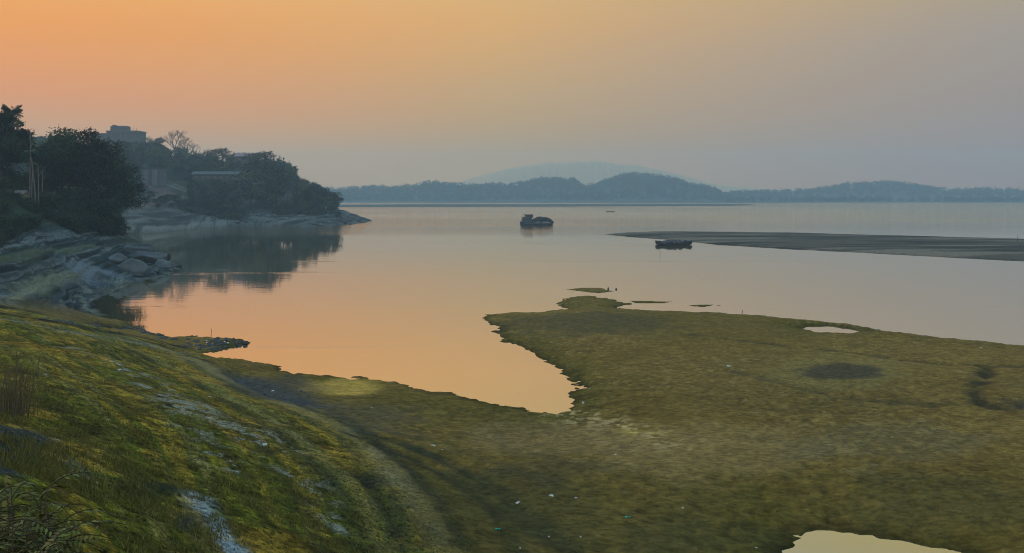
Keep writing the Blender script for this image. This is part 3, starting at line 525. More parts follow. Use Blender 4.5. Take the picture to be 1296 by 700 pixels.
# ------------------------------------------------------------------ headland wood
KIND = [tree_meshes(101, 12, 10, .9, 20, 2600, .75, LEAF[0], .2), tree_meshes(102, 14, 9, 1.2, 20, 2600, .75, LEAF[3], .21), tree_meshes(103, 10, 11, .8, 20, 2600, .75, LEAF[1], .2, flat=.4),
        tree_meshes(104, 13, 11, 1.6, 24, 3000, .7, LEAF[3], .17), tree_meshes(105, 8, 8, .6, 16, 2000, .7, LEAF[0], .22), tree_meshes(106, 12, 11, 8.2, 12, 1500, .6, LEAF[2], .2, flat=.6)]
KH = [12, 14, 10, 13, 8, 12]
TOPS = ([0,40,60,120,130,140,150,160,178,184,204,213,222,240,248,262,275,290,303,312,322,335,345,361,370,372,380,388,400,410,422,428,432], [168,170,172,184,182,180,178,177,176,173,174,183,185,186,190,193,196,197,196,200,199,194,197,196,204,215,225,226,232,233,239,246,256])
cand = []
rr = random.Random(5)
rows_ = [(360, 9.5), (382, 9), (402, 9.5), (425, 10), (442, 8.5), (460, 8.5), (478, 9), (496, 9.5), (516, 10), (536, 11)]
CLEAR = [(166, 243, 225, 300), (246, 306, 214, 229)]
occ = []
xs_c, ys_c = [], []
for Yd, step in rows_:
    x = px_at(-30, Yd)
    while x < px_at(432, Yd):
        xs_c.append(x+rr.uniform(-.3, .3)*step); ys_c.append(Yd+rr.uniform(-8, 8)); x += step*rr.uniform(.75, 1.1)
zc, lc, z0c = h_base(np.array(xs_c), np.array(ys_c))
cnt = {}
HL = {}
for x, y, z, l in zip(xs_c, ys_c, zc, lc):
    px = PX0+x/y*F; rowg = PYH-(z-H)*F/y
    if l < 5 or z < 3.4: continue
    if px <= 165 and rowg > 240: continue
    if 165 < px < 244 and rowg > 229: continue
    if 176 < px < 210 and y < 425 and y > 385: continue
    if 244 < px < 312 and 395 < y < 415: continue
    if 118 < px < 184 and y > 505: continue
    if 292 < px < 334 and 440 < y < 462: continue
    topz = zrow(np.interp(px, *TOPS)+rr.choice([-1, 0, 1, 3, 6, 9]), y); hmax = topz-z
    if 244 < px < 312 and y < 396: hmax = min(hmax, zrow(225, y)-z)
    if 176 < px < 214 and y < 400: hmax = min(hmax, zrow(227, y)-z)
    if 118 < px < 184: hmax = min(hmax, zrow(172, y)-z)
    if hmax < 2.5: continue
    h = min(hmax, rr.uniform(17, 27) if px > 312 else rr.uniform(14, 21)); k = rr.choice([0, 1, 2, 3, 3, 4]) if h > 7 else rr.choice([4, 2, 4])
    s = h/KH[k]; sxy = s*rr.uniform(.85, 1.15) if h > 7 else max(s, .7)*rr.uniform(.9, 1.2)
    if px > 358: sxy = min(s*.9, .75)*rr.uniform(.8, 1.15)
    if px > 372: lab, grp = 'dark leafy tree near the low right tip of the headland', 'trees at the headland tip'
    elif px > 312: lab, grp = 'dark tree in the tall dense wood above the headland rocks', 'trees of the tall headland wood'
    elif px > 244: lab, grp = 'dark tree around the long low building on the headland', 'trees around the long building'
    elif px > 118: lab, grp = 'hazy tree on the hill below the hilltop building', 'trees on the hazy hill'
    else: lab, grp = 'hazy tree on the hill glimpsed behind the left bank trees', 'trees behind the left bank'
    place('headland_tree', KIND[k], (x, y, z-.3), lab, 'tree', grp, (sxy, sxy, s), rr.uniform(0, 6))
# front row of the headland: low bushes above the rocks
for i in range(34):
    px = 250+i*5.3+rr.uniform(-3, 3); Yd = 352+rr.uniform(0, 16) if px < 345 else 366+rr.uniform(0, 14)
    x = px_at(px, Yd); z, l, _ = (float(q[0]) for q in h_base(np.array([x]), np.array([Yd])))
    if l < 2.5: continue
    s = rr.uniform(.5, .95)*(1 if px < 410 else .6); place('bush', KIND[4], (x, Yd, z-.4), 'dark bush in the row along the top of the headland rocks', 'bush', 'bushes above the headland rocks', s, rr.uniform(0, 6))
for px, Yd, k, s, lab in [(205,340,4,.5,'bush'),(185,330,4,.42,''),(228,345,4,.6,''),(236,352,4,.7,''),(175,318,4,.35,''),(218,335,4,.35,''),(190,350,4,.5,''),(200,322,4,.3,''),(212,356,4,.55,''),(222,362,4,.6,''),(180,345,4,.45,''),(232,338,4,.4,''),(240,346,4,.65,''),(196,336,4,.3,''),(242,362,4,.7,''),(208,346,4,.4,'')]:
    x = px_at(px, Yd); place('bush', KIND[4], (x, Yd, ground_z(x, Yd)-.3), 'small bush on the bare earthy slope left of the long building', 'bush', 'bushes on the earthy slope', s, px)
def special(px, Yd, top, ms, h0, label, name='bare_tree', cat='tree'):
    x = px_at(px, Yd); g = ground_z(x, Yd)-.2; s = (zrow(top, Yd)-g)/h0; place(name, ms, (x, Yd, g), label, cat, None, s)
def mesh_top(ms): return max(max(v.co.z for v in m_.vertices) for m_ in ms)
bm1, bm2 = bare_meshes(201, 14, 10, BARK), bare_meshes(206, 12, 9, BARK)
special(221, 505, 163, bm1, mesh_top(bm1), 'larger bare tree with a fan of thin branches on the hill skyline')
special(238, 500, 174, bm2, mesh_top(bm2), 'smaller bare tree right of the larger bare tree on the skyline')
special(281, 455, 187, KIND[5], mesh_top(KIND[5]), 'flat topped umbrella shaped tree on the headland skyline', 'umbrella_tree')
special(336, 425, 191, KIND[5], mesh_top(KIND[5]), 'broad flat crowned tree at the peak of the headland wood', 'umbrella_tree')
special(304, 470, 193, KIND[5], mesh_top(KIND[5]), 'small flat crowned tree left of the pink roof', 'umbrella_tree')

# ------------------------------------------------------------------ buildings on the headland
def windows(par, x0, x1, z0, z1, nx, nz, y, ww=.9, wh=1.1):
    for i in range(nx):
        for j in range(nz):
            cx = x0+(x1-x0)*(i+.5)/nx; cz = z0+(z1-z0)*(j+.5)/nz
            f = MB().box((cx, y, cz), (ww+.2, .12, wh+.2)).build('window', PALEP, par); MB().box((cx, y-.05, cz), (ww, .08, wh)).build('pane', GLASS, f)
Yb = 520; xb = px_at(150, Yb); gb = zrow(196, Yb)
b = empty('hilltop_building', (xb, Yb, gb)); tag(b, 'large pale flat roofed block standing on top of the wooded hill', 'building')
MB().box((-9.2, 0, 5.5), (10, 11, 13)).box((4.6, .3, 6), (18.4, 12, 15)).build('wall', WALLG, b)
MB().box((-9.2, 0, 12.3), (10.6, 11.6, .6)).box((4.6, .3, 13.8), (19, 12.6, .6)).build('roof', WALLP, b)
MB().box((1, .5, 15.5), (9, 7, 2.8)).build('stair_tower', WALLG, b); MB().box((1.8, .5, 17.05), (7.4, 6, .3)).box((-2.6, .5, 17.4), (1.6, 3, 1)).build('water_tank', WALLP, b)
for q in (7.5, 9.6, 11.8): MB().tube([(q, -2, 14.1), (q, -2, 16.2)], .12, 5).build('roof_post', WALLG, b)
windows(b, -3.6, 13, 7, 13, 6, 2, -5.72); windows(b, -13.6, -5, 6.5, 12, 3, 2, -5.52)
Yb = 392; xb = px_at(194, Yb); gb = ground_z(xb, Yb)-1.2
b = empty('white_house', (xb, Yb, gb)); tag(b, 'small pale house with two white bays in the hazy gap left of the headland wood', 'house'); hh = zrow(214, Yb)-gb
MB().box((0, 0, hh/2), (9.4, 7, hh)).build('wall', WALLG, b); MB().box((0, 0, hh+.15), (10, 7.6, .3)).build('roof', ROOFT, b)
for q in (-1.6, 2.4): MB().box((q, -3.9, hh/2-.2), (2.1, .8, hh-.4)).build('bay', WALLP, b, .02)
windows(b, -4.6, -2.9, hh-4.5, hh-.8, 1, 1, -3.54)
Yb = 405; xb = px_at(275, Yb); gb = ground_z(xb, Yb)-2
b = empty('long_building', (xb, Yb, gb)); tag(b, 'long low pale building with a shallow roof above the headland bushes', 'building'); hh = zrow(221, Yb)-gb
MB().box((0, 0, hh/2), (21, 7, hh)).build('wall', ROOFT, b); r_ = MB()
r_.loft([[(-11, -4.2, hh), (-11, 4.2, hh), (-11, 0, hh+1.5)], [(11, -4.2, hh), (11, 4.2, hh), (11, 0, hh+1.5)]]).build('roof', ROOFT, b); windows(b, -10, 10, hh-2.6, hh-.6, 7, 1, -3.54)
wl = empty('retaining_wall', (0, 0, 0)); tag(wl, 'thin pale wall sloping down right of the long low building', 'wall')
q = [(px_at(p, 398), 398) for p in (306, 309, 312, 314)]; qz = [zrow(v, 398) for v in (222, 227, 236, 243)]
mbw = MB()
for i in range(3): mbw.loft([[(q[i][0], 398, qz[i]-1.6), (q[i][0], 398.6, qz[i]-1.6), (q[i][0], 398.6, qz[i]), (q[i][0], 398, qz[i])], [(q[i+1][0], 398, qz[i+1]-1.6), (q[i+1][0], 398.6, qz[i+1]-1.6), (q[i+1][0], 398.6, qz[i+1]), (q[i+1][0], 398, qz[i+1])]])
mbw.build('wall_body', WALLP, wl)
Yb = 452; xb = px_at(314, Yb); gb = zrow(208, Yb)-4
b = empty('pink_roofed_house', (xb, Yb, gb)); tag(b, 'house with a faded pink roof among the trees on the headland crest', 'house')
MB().box((0, 0, 4), (11, 7, 8)).build('wall', WALLG, b); MB().loft([[(-6.2, -4.2, 7.9), (-6.2, 4.2, 7.9), (-6.2, 0, 9.8)], [(6.2, -4.2, 7.9), (6.2, 4.2, 7.9), (6.2, 0, 9.8)]]).build('roof', ROOFP, b); windows(b, -5, 5, 5, 7.4, 4, 1, -3.54)
Yb = 141; xb = px_at(27, Yb); gb = ground_z(xb, Yb)-.2
b = empty('hut', (xb, Yb, gb)); tag(b, 'little pale yellow hut under the trees on top of the left bank', 'hut')
MB().box((0, 0, .75), (1.6, 1.6, 1.5)).build('wall', simple('ochre_wall', (.20, .16, .08), .9, .2, 1), b); MB().loft([[(-1, -1.1, 1.5), (-1, 1.1, 1.5), (-1, 0, 2.1)], [(1, -1.1, 1.5), (1, 1.1, 1.5), (1, 0, 2.1)]]).build('roof', WOODG, b); MB().box((.2, -.82, .55), (.6, .08, 1.1)).build('door', WOODD, b)

# ------------------------------------------------------------------ far woods across the river
def far_wood(name, spec, yc, depth, px0, px1, n, leaf, seed, tree_h):
    r = np.random.default_rng(seed); y = yc+r.normal(size=n)*depth*.75; x = (r.uniform(px0, px1, n)-PX0)/F*y
    z = h_base(x, y, False)[0]; ok = z > 1; x, y, z = x[ok], y[ok], z[ok]; k = 46; m_ = len(x)
    hh = r.uniform(.6, 1.15, m_)*tree_h; ww = hh*r.uniform(.35, .55, m_)
    d = r.normal(size=(m_, k, 3)); d /= np.linalg.norm(d, axis=2)[..., None]; d *= r.uniform(.5, 1, (m_, k, 1))
    c = np.stack([x, y, z+hh*.55], -1)[:, None]+d*np.stack([ww, ww, hh*.5], -1)[:, None]
    V, Q4 = leaf_quads(c.reshape(-1, 3), leaf, r); sh = np.repeat(np.repeat(r.uniform(.6, 1.4, m_), k), 4); me = fast_mesh(name, V, Q4, LEAF[3], False, {'shade': np.stack([sh]*3, -1)})
    tag(link(name, me), kind='stuff')
far_wood('far_wood', HILL_A, 1750, 70, 370, 925, 1500, 3.6, 31, 15)
far_wood('far_wood', HILL_B, 1950, 85, 890, 1500, 1100, 4.0, 32, 14)
sh_n = 420
far_wood('far_wood', HILL_B, 1640, 25, 380, 1400, 700, 3.2, 33, 9)

# ------------------------------------------------------------------ rocks
def rock_mesh(seed, mat, rough=.28, sub=3, flat=.75, cut=(.48, .82)):
    bm = bmesh.new(); bmesh.ops.create_icosphere(bm, subdivisions=sub, radius=1); r = np.random.default_rng(seed); V = np.array([v.co for v in bm.verts])
    for _ in range(9):                                 # cut planes give facets
        n = r.normal(size=3); n /= np.linalg.norm(n); dcut = r.uniform(*cut); dist = V @ n-dcut; V = V-np.where(dist > 0, dist, 0)[:, None]*n*.97
    s = V @ r.normal(size=(3, 3))*1.6; V = V*(1+rough*.35*(np.sin(s[:, 0:1])+np.sin(s[:, 1:2]*1.7)*.6+np.sin(s[:, 2:3]*3.1)*.35)); V[:, 2] *= flat
    for v, c in zip(bm.verts, V): v.co = c
    me = bpy.data.meshes.new('rock'); bm.to_mesh(me); bm.free(); me.materials.append(mat); me.polygons.foreach_set('use_smooth', [cut[0] > .6]*len(me.polygons)); return me
RK = [rock_mesh(i, ROCK, .4, 4) for i in range(3)]+[rock_mesh(10+i, PALEROCK, .16, 4, .8, (.72, .97)) for i in range(3)]
def rock(px, Yd, me, s, label, group=None, rz=0, up=0, tilt=0, name='boulder', cat='boulder', x=None):
    x = px_at(px, Yd) if x is None else x; g = max(ground_z(x, Yd), -.15); o = link(name, me, None, (x, Yd, g+up), (tilt, tilt*.6, rz), s); tag(o, label, cat, group); return o
rock(166, 128, RK[4], (2.3, 1.8, 1.9), 'large smooth pale boulder with a long sloping face at the cove mouth', rz=.5, up=.5, tilt=.25)
rock(150, 131, RK[4], (1.7, 1.4, 1.2), 'rounded pale boulder left of the sloping boulder under the trees', rz=2.4, up=.5)
rock(186, 142, RK[0], (3.4, 2.6, 2.3), 'big dark boulder stepping down to the water behind the sloping pale boulder', rz=.3, up=.3)
rock(196, 147, RK[1], (3.0, 2.6, 1.7), 'dark broken boulder on the ridge towards the point', rz=1.9, up=.2)
rock(172, 150, RK[2], (4.2, 3.0, 2.6), 'large dark boulder right under the leaning tree', rz=2.7, up=.4)
rock(207, 139, RK[5], (2.0, 1.3, .9), 'long pale slab lying on the point near the water', rz=-.7, up=.3, tilt=.35)
rock(222, 145, RK[1], (1.6, 1.1, .7), 'outermost dark rock at the very tip of the point', rz=2.2, up=.05)
rr = random.Random(9)
SM = [rock_mesh(20+i, ROCK, sub=2) for i in range(3)]+[rock_mesh(30+i, DARKROCK, sub=2) for i in range(3)]
for i in range(16):
    t_ = rr.random(); px = 170+54*t_+rr.uniform(-8, 8); Yd = 124+22*t_+rr.uniform(-5, 5); s = rr.uniform(.3, .85)
    rock(px, Yd, rr.choice(SM), (s*1.3, s, s*.8), 'small dark rock among the boulders of the point', 'small rocks of the point', rr.uniform(0, 6), 0, 0, 'rock', 'rock')
HR = [rock_mesh(50+i, ROCK, sub=2) for i in range(2)]+[rock_mesh(55+i, PALEROCK, sub=2) for i in range(2)]
k_ = 0
while k_ < 60:
    px = rr.uniform(255, 462); Yd = rr.uniform(330, 420); x = px_at(px, Yd); z, l, _ = (float(q[0]) for q in h_base(np.array([x]), np.array([Yd])))
    if l < .2 or l > 14: continue
    s = rr.uniform(.5, 1.7); rock(px, Yd, rr.choice(HR), (s*1.4, s, s*.8), 'grey rock along the rocky foot of the headland', 'rocks along the headland shore', rr.uniform(0, 6), 0, 0, 'rock', 'rock'); k_ += 1
STM = [rock_mesh(70+i, DARKROCK, sub=1) for i in range(3)]; WTM = [rock_mesh(80+i, WHITEST, sub=1) for i in range(2)]
SPIT = GL([(235,436),(262,443),(285,440),(307,434),(285,431),(255,431)]); k_ = 0
sx, sy = np.array(SPIT).T
while k_ < 120:
    x, y = rr.uniform(sx.min(), sx.max()+.3), rr.uniform(sy.min(), sy.max()); 
    if sdist(SPIT, np.array([x]), np.array([y]))[0] < -.6: continue
    wh_ = rr.random() < .13; s = rr.uniform(.05, .12) if wh_ else rr.uniform(.08, .26)
    rock(0, y, rr.choice(WTM if wh_ else STM), (s*1.3, s, s*.8), 'white pebble on the dark stony spit' if wh_ else 'dark stone heaped on the low spit at the cove mouth', 'white stones on the spit' if wh_ else 'dark stones on the spit', rr.uniform(0, 6), 0, 0, 'stone', 'stone', x); k_ += 1
for i in range(70):                                    # broken rock along the shore of the foreground ledge
    t_ = rr.random(); px = 60+t_*175+rr.uniform(-4, 4); py = np.interp(px, [60,100,140,170,200,235], [402,409,411,414,424,430])+rr.uniform(-1, 4); x, y = G(px, py); s = rr.uniform(.1, .4)
    rock(0, y, rr.choice(STM), (s*1.5, s, s*.7), 'dark broken stone along the ledge above the cove', 'stones along the ledge', rr.uniform(0, 6), 0, 0, 'stone', 'stone', x)
for i in range(60):
    px = rr.uniform(290, 395); py = np.interp(px, [290,395], [478,508])+rr.uniform(-9, 7); x, y = G(px, py); s = rr.uniform(.05, .17)
    rock(0, y, rr.choice(STM), (s*1.4, s, s*.8), 'dark stone in the washed out bank beside the track', 'stones in the washed out bank', rr.uniform(0, 6), 0, 0, 'stone', 'stone', x)

# ------------------------------------------------------------------ people and boats
def person(loc, label, pose='stand', rz=0, cloth=0, parent_z=0, lean=0):
    me = bpy.data.meshes.new('person')
    if pose == 'stand': J = [(0,0,.92),(0,0,1.2),(0,0,1.42),(0,0,1.52),(0,0,1.63),(0,0,1.72),(.1,0,.86),(.12,.02,.48),(.13,0,.06),(.13,-.16,.03),(-.1,0,.86),(-.13,-.03,.48),(-.14,0,.06),(-.14,-.16,.03),(.19,0,1.38),(.25,-.03,1.1),(.27,-.14,.88),(-.19,0,1.38),(-.26,-.1,1.12),(-.2,-.32,1.05)]
    else: J = [(0,0,.12),(0,-.04,.4),(0,-.08,.62),(0,-.1,.72),(0,-.11,.83),(0,-.11,.92),(.1,0,.1),(.16,-.42,.32),(.15,-.62,.04),(.15,-.76,.03),(-.1,0,.1),(-.16,-.42,.32),(-.15,-.62,.04),(-.15,-.76,.03),(.19,-.08,.58),(.26,-.24,.36),(.2,-.46,.3),(-.19,-.08,.58),(-.27,-.22,.36),(-.2,-.46,.34)]
    E = [(0,1),(1,2),(2,3),(3,4),(4,5),(0,6),(6,7),(7,8),(8,9),(0,10),(10,11),(11,12),(12,13),(2,14),(14,15),(15,16),(2,17),(17,18),(18,19)]
    me.from_pydata(J, E, []); me.materials.append(CLOTH[cloth]); o = link('person', me, None, loc, (lean, 0, rz))
    m_ = o.modifiers.new('skin', 'SKIN'); RAD = [.13,.13,.14,.055,.1,.07,.085,.065,.045,.035,.085,.065,.045,.035,.06,.045,.035,.06,.045,.035]
    for v, q in zip(me.skin_vertices[0].data, RAD): v.radius = (q, q)
    me.skin_vertices[0].data[0].use_root = True; s_ = o.modifiers.new('sub', 'SUBSURF'); s_.levels = 1; s_.render_levels = 1; tag(o, label, 'person'); return o
def hull(L_, B, D, sheer=.35, end=.12, z0=-.25, n=13, flatstern=False):
    rings = []
    for i in range(n):
        t_ = i/(n-1); u = 2*t_-1; bw = B/2*max(end, (1-abs(u)**2.6)) if not (flatstern and u < 0) else B/2*(1-.18*abs(u)**2); zz = sheer*u*u; x = u*L_/2
        rings.append([(x, -bw, D+zz+z0), (x, -bw*.82, z0+.1+zz*.7), (x, -bw*.35, z0+zz*.75), (x, bw*.35, z0+zz*.75), (x, bw*.82, z0+.1+zz*.7), (x, bw, D+zz+z0), (x, bw*.88, D+zz+z0-.02), (x, bw*.8, z0+D*.55+zz*.8), (x, -bw*.8, z0+D*.55+zz*.8), (x, -bw*.88, D+zz+z0-.02)])
    return MB().loft(rings)
def lump_heap(L_, B, Hh, seed, mat, n=60, s0=.3):
    r = random.Random(seed); bm = bmesh.new()
    from mathutils import Matrix
    for _ in range(n):
        u, v = r.uniform(-1, 1), r.uniform(-1, 1); hh = Hh*max(0, 1-abs(u)**3)*(1-.5*v*v); s = s0*r.uniform(.6, 1.3)
        bmesh.ops.create_icosphere(bm, subdivisions=1, radius=1, matrix=Matrix.Translation((u*L_/2, v*B/2, hh*r.random()**.4)) @ Matrix.Rotation(r.uniform(0, 6), 4, 'Z') @ Matrix.Diagonal((s*1.3, s, s*.8, 1)))
    for v in bm.verts: v.co += Vector((r.uniform(-.05, .05), r.uniform(-.05, .05), r.uniform(-.05, .05)))
    me = bpy.data.meshes.new('heap'); bm.to_mesh(me); bm.free(); me.materials.append(mat); return me
Yd = 356; xb = px_at(679, Yd); bo = empty('cargo_barge', (xb, Yd, 0), .06); tag(bo, 'dark river barge with a cabin at its left end crossing the open water', 'boat')
hull(13.4, 3.8, 1.35, .5, .35, -.3, flatstern=True).build('hull', HULLP, bo)
MB().box((.4, -1.92, .92), (11, .06, .16)).build('rubbing_strake', PALEP, bo); MB().box((-.2, 0, .82), (11.4, 3.2, .12)).build('deck', WOODG, bo)
cb = MB().box((-3.9, 0, 2.0), (4.0, 2.9, 2.3)).build('cabin', CABP, bo, .04)
for q in (-5.2, -4.3, -3.4, -2.5): MB().box((q, -1.47, 2.35), (.62, .06, .7)).build('window', GLASS, cb)
MB().box((-3.8, 0, 3.22), (4.7, 3.5, .14)).build('cabin_roof', WOODG, bo); MB().box((-3.1, 0, 3.8), (3.2, 2.2, 1.05)).build('wheelhouse', CABP, bo, .03); MB().box((-3.1, 0, 4.38), (3.6, 2.6, .1)).build('wheelhouse_roof', WOODG, bo)
MB().tube([(-5.6, 0, 3.2), (-5.6, 0, 4.3)], .06, 6).build('mast', WOODD, bo); MB().box((2.2, -1.6, 1.25), (7.0, .08, .55)).box((2.2, 1.6, 1.25), (7.0, .08, .55)).build('gunwale_board', PALEP, bo)
MB().tube([(5.6, 0, .8), (6.5, 0, 1.9)], .09, 6).build('bow_post', WOODD, bo)
tag(link('cargo_heap', lump_heap(8.6, 2.7, 2.3, 4, CARGO, 260, .55), None, (xb+2.2, Yd+.1, 1.05), (0, 0, .06)), 'dark heaped cargo piled on the barge deck right of the cabin', 'cargo')
person((xb-5.1, Yd-.3, 3.29), 'person in dark clothes standing on the cabin roof of the barge', 'stand', 1.2)
person((xb-6.0, Yd-.5, .9), 'person in dark clothes standing at the stern of the barge', 'stand', -1.2)
person((xb+5.9, Yd-.2, 1.25), 'person in dark clothes sitting at the bow of the barge', 'sit', 1.5)
Yd = 660; xb = px_at(772.5, Yd); bo = empty('canoe', (xb, Yd, 0), -.05); tag(bo, 'small dark canoe far out on the river beyond the barge', 'canoe')
hull(6.6, 1.1, .5, .35, .08, -.12).build('hull', WOODD, bo); MB().box((.5, 0, .3), (.25, .9, .05)).build('seat', WOODG, bo)
person((xb-1.6, Yd, .2), 'person in dark clothes sitting at the left end of the far canoe', 'sit', 1.5); person((xb+1.2, Yd, .2), 'person in dark clothes sitting in the middle of the far canoe', 'sit', 1.5, 1)
# moored loaded boats off the sandbar
Yd = 212
MO = [(853, 210, -.06, 'nearest of the dark loaded boats moored off the sandbar'), (850, 212.2, .03, 'second dark boat from the front of the moored row off the sandbar'), (855, 214.4, -.02, 'third dark boat from the front of the moored row off the sandbar'), (849, 216.6, .05, 'farthest dark boat of the moored row against the sandbar')]
for i, (px, Yd, rz, lab) in enumerate(MO):
    x = px_at(px, Yd); bo = empty('moored_boat', (x, Yd, 0), rz); tag(bo, lab, 'boat', 'boats moored off the sandbar')
    hull(8.2-.4*(i % 2), 1.5, .62, .5, .06, -.15).build('hull', WOODD, bo); MB().box((-2.9, 0, .42), (.3, 1.2, .06)).build('thwart', WOODG, bo); MB().box((3.0, 0, .48), (.3, .9, .06)).build('thwart', WOODG, bo)
    hp = link('load_heap', lump_heap(5.4, 1.1, .55, 60+i, SACK, 60, .3), None, (x-.1, Yd, .35), (0, 0, rz)); tag(hp, ['dark lumpy load in the nearest moored boat', 'dark lumpy load in the second moored boat', 'dark lumpy load in the third moored boat', 'dark lumpy load in the farthest moored boat'][i], 'load', 'loads in the moored boats')
x = px_at(835, 209.2); tag(MB().tube([(x, 209.2, -.4), (x+.1, 209.2, 3.1)], [.06, .04], 6).build('mooring_pole', WOODD), 'thin upright pole in the water at the left end of the moored boats', 'pole')
def stake(px, py, hgt, r_, label, name='stake'):
    x, y = P(px, py); g = max(ground_z(x, y), -.2); tag(MB().tube([(x, y, g-.1), (x+.02, y, g+hgt*.5), (x+.05, y, g+hgt)], [r_, r_*.9, r_*.6], 7).build(name, WOODD), label, 'stake')
stake(769.5, 366, .42, .13, 'left of two short dark stakes in the shallow water behind the green shoal'); stake(779.5, 366.5, .36, .15, 'right of two short dark stakes in the shallow water behind the green shoal')
stake(267, 428, .75, .025, 'thin stick standing on the dark stony spit', 'stick'); stake(939, 398.5, .6, .04, 'thin stick standing at the far edge of the sandbank', 'stick'); stake(1288, 308, 1.6, .07, 'short post on the distant sandbar at the right edge', 'post')

# ------------------------------------------------------------------ litter on the bank
def scrap_mesh(seed, mat):
    r = np.random.default_rng(seed); n = 7; u, v = np.meshgrid(np.linspace(-1, 1, n), np.linspace(-1, 1, n)); zz = r.uniform(0, .55, (n, n))*(1-.5*u*u)+.05; V = np.stack([u+r.normal(size=(n, n))*.12, v*.7+r.normal(size=(n, n))*.12, zz], -1).reshape(-1, 3)
    i = np.arange(n*n).reshape(n, n); q = np.stack([i[:-1, :-1], i[:-1, 1:], i[1:, 1:], i[1:, :-1]], -1).reshape(-1, 4); Vb = V*np.array([.9, .9, .2]); q2 = q[:, ::-1]+n*n
    return fast_mesh('scrap', np.concatenate([V, Vb]), np.concatenate([q, q2]), mat, True)
SC = [scrap_mesh(i, BAG) for i in range(3)]; SG = scrap_mesh(9, GREENP)
for px, py, wpx, kk, lab in [(335,565,9,0,'white plastic scrap with a tail on the mossy slope left of the track'),(548,564,7,1,'white plastic bag on the sand above the wheel ruts, left of a pair'),(559,569,5,2,'small white scrap right of the bag above the wheel ruts'),
    (698,628,10,1,'largest white bag on the flat, lying over a dark stone'),(729,630,6,2,'small white scrap right of the largest bag on the flat'),(656,635,7,0,'thin white strip left of the largest bag on the flat'),
    (922,464,8,0,'white scrap alone in the middle of the far sandbank'),(57,473,8,2,'white scrap on the yellow moss near the dry reeds'),(470,515,4,1,'tiny white scrap on the sand below the orange pool edge'),
    (957,694,5,2,'small white ball like scrap near the bottom pool'),(779,577,4,0,'tiny pale scrap on the silt below the streaked sand'),(864,644,4,1,'tiny white scrap beside the dark wet marks on the flat'),
    (735,682,4,2,'small white scrap near the bottom edge on the green flat'),(695,676,4,0,'tiny yellowish white scrap left of the bottom scrap'),(738,510,6,1,'white scrap on the muddy tip of the orange pool'),(746,492,4,2,'tiny white scrap on the pool shore above the muddy tip'),
    (345,490,5,0,'white scrap in the washed out bank by the track'),(265,503,5,1,'white scrap on the green slope below the track'),(1242,441,5,2,'white scrap near the far right shore of the sandbank'),(0,320,4,0,'white scrap on the slope at the left edge'),(658,693,4,1,'small white scrap at the bottom of the wheel ruts'),(150,470,7,0,'flat white scrap in the pale streak on the slope')]:
    x, y = G(px, py); s = wpx*y/F/2; o = link('plastic_scrap', SC[kk], None, (x, y, ground_z(x, y)-s*.12), (.2*math.sin(px), .2*math.cos(px), px*.7), (s*.9, s*(.5+.4*math.sin(px*3.1)**2), s*.7)); tag(o, lab, 'litter')
for px, py, wpx, lab in [(794,654,9,'bright green plastic piece lying on the dark wet marks of the flat'),(629,671,8,'green plastic strip on the green flat near the bottom edge')]:
    x, y = G(px, py); s = wpx*y/F/2; o = link('plastic_scrap', SG, None, (x, y, ground_z(x, y)), (0, 0, .2), (s, s*.6, s*.6)); tag(o, lab, 'litter')

# ------------------------------------------------------------------ foreground plants
def grass(n, seed):
    r = np.random.default_rng(seed); y = np.exp(r.uniform(math.log(9), math.log(58), n)); px = r.uniform(-120, 640, n); x = (px-PX0)/F*y
    z, l, z0 = h_base(x, y); dens = sm(1.2, 2.4, z0)*sm(.38, .64, fbm(x, y, .8, 3, 12)*.6+fbm(x, y, 5, 3, 11)*.4); ok = (r.random(n) < dens) & (l > 1); x, y, z = x[ok], y[ok], z[ok]; n = len(x)
    k = 4; x = np.repeat(x, k)+r.normal(size=n*k)*.05; y = np.repeat(y, k)+r.normal(size=n*k)*.05; z = np.repeat(z, k)-.01; n = n*k
    a = r.uniform(0, 2*PI, n); h = r.uniform(.03, .15, n)*np.clip(22/y, .7, 1.2); wd = r.uniform(.005, .012, n); ln = r.normal(size=(n, 2))*h[:, None]*.5
    V = np.stack([np.stack([x-np.cos(a)*wd, y-np.sin(a)*wd, z], -1), np.stack([x+np.cos(a)*wd, y+np.sin(a)*wd, z], -1), np.stack([x+ln[:, 0], y+ln[:, 1], z+h], -1)], 1).reshape(-1, 3)
    sh = np.repeat(r.uniform(.6, 1.5, n), 3); tint = np.stack([sh*r.uniform(.8, 1.5), sh, sh*.8], -1)
    return fast_mesh('grass', V, np.arange(n*3).reshape(n, 3), leafmat('grass_blade', (.085, .105, .022)), False, {'shade': tint})
tag(link('grass', grass(110000, 5)), 'short green grass and moss on the foreground bank', 'grass', kind='stuff')
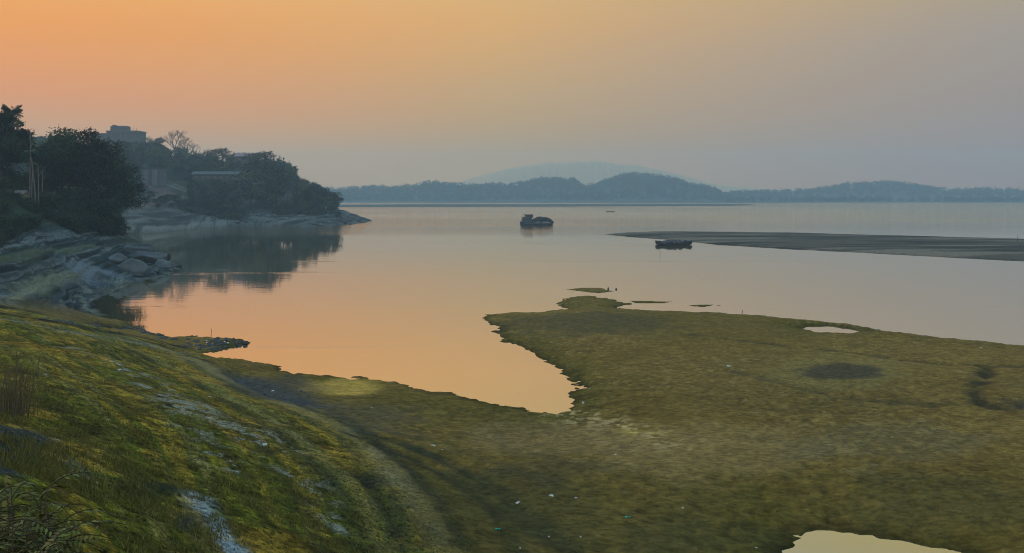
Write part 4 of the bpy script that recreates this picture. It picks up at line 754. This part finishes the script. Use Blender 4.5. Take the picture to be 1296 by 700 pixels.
def frond(seed, L_, pairs, lw):
    r = np.random.default_rng(seed); pts = [np.array([L_*s, 0, L_*(.45*s-.75*s*s)]) for s in np.linspace(0, 1, 9)]; V, Q4 = tubes_arrays([(pts, np.linspace(.006, .002, 9))], 5)
    S = np.tile([[.6, .5, .4]], (len(V), 1)); Vs = [V]; Qs = [Q4]; off = len(V); S = [S]
    for s in np.linspace(.12, .98, pairs):
        c = np.array([L_*s, 0, L_*(.45*s-.75*s*s)]); ll = lw*math.sin(PI*(.15+.8*s))**.8
        for sg in (-1, 1):
            d = np.array([.42, sg*.9, -.22+r.normal()*.1]); d /= np.linalg.norm(d); wv = np.cross(d, [0, 0, 1])*ll*.15; m1 = c+d*ll*.4; e = c+d*ll+np.array([0, 0, -.1*ll])
            Vs.append(np.array([c, m1+wv, e, m1-wv])); Qs.append(np.array([[0, 1, 2, 3]])+off); off += 4; q = r.choice([.4, .7, 1., 1.5, 2.4]); S.append(np.tile([[q*1.1, q, q*.7]], (4, 1)))
    return fast_mesh('frond', np.concatenate(Vs), np.concatenate(Qs), FERN, False, {'shade': np.concatenate(S)})
FR = [frond(i, .42, 12, .08) for i in range(4)]
def fern(px, Yd, top_row, label, n, seed, stems=7):
    r = random.Random(seed); x = px_at(px, Yd); g = ground_z(x, Yd)-.05; zt = zrow(top_row, Yd)+.16; e = empty('fern_shrub', (x, Yd, g)); tag(e, label, 'plant')
    for s in range(11):
        a = 2.4*s+r.uniform(-.3, .3); rr_ = r.uniform(.1, .42); tip = Vector((math.cos(a)*rr_, math.sin(a)*rr_*.7, zt-g-.12-.55*rr_-r.uniform(0, .35))); MB().tube([(0, 0, 0), tip*.5+Vector((.05, .03, 0)), tip], [.012, .008, .004], 6).build('stem', BARK, e)
        for k in range(9):
            u = 1-.045*k; link('frond', FR[r.randrange(4)], e, tip*u, (r.uniform(-.35, .35), r.uniform(-.55, .25), 2.4*k+a+r.uniform(-.5, .5)), (r.uniform(.6, 1.1),)*3)
fern(10, 6.6, 588, 'leafy shrub with feathery compound leaves in the bottom left corner, nearest the dark silt patch', 14, 3)
fern(40, 6.0, 622, 'feathery leaved shrub in the bottom left corner, its fronds reaching farthest right', 12, 4)
fern(-14, 5.6, 628, 'feathery leaved shrub cut by the left edge in the bottom corner', 12, 5)
fern(30, 5.2, 668, 'lowest feathery leaved shrub at the bottom left corner', 12, 6)
def reeds(px, py, wpx, hpx, n, label, seed):
    r = random.Random(seed); x0, y0 = G(px, py); k = y0/F; mb = MB(); g0 = ground_z(x0, y0)
    for _ in range(n):
        dx, dy = r.gauss(0, wpx*.3)*k, r.gauss(0, .35); h = hpx*k*r.uniform(.35, 1.05); l_ = r.gauss(0, .12)*h; g = ground_z(x0+dx, y0+dy)-g0-.03
        mb.tube([(dx, dy, g), (dx+l_*.4, dy, g+h*.55), (dx+l_, dy+r.gauss(0, .05), g+h)], [.011, .009, .004], 4)
        if r.random() < .6: mb.tube([(dx+l_*.4, dy, g+h*.5), (dx+l_*.4+r.gauss(0, .14), dy, g+h*r.uniform(.55, .8))], [.007, .003], 3)
    o = mb.build('dry_reeds', STRAW, None, loc=(x0, y0, g0)); tag(o, label, 'reeds')
reeds(24, 528, 12, 82, 34, 'tallest tuft of dry brown reeds near the left edge', 1); reeds(8, 524, 20, 60, 42, 'lower dry reed tuft cut by the left edge', 2)
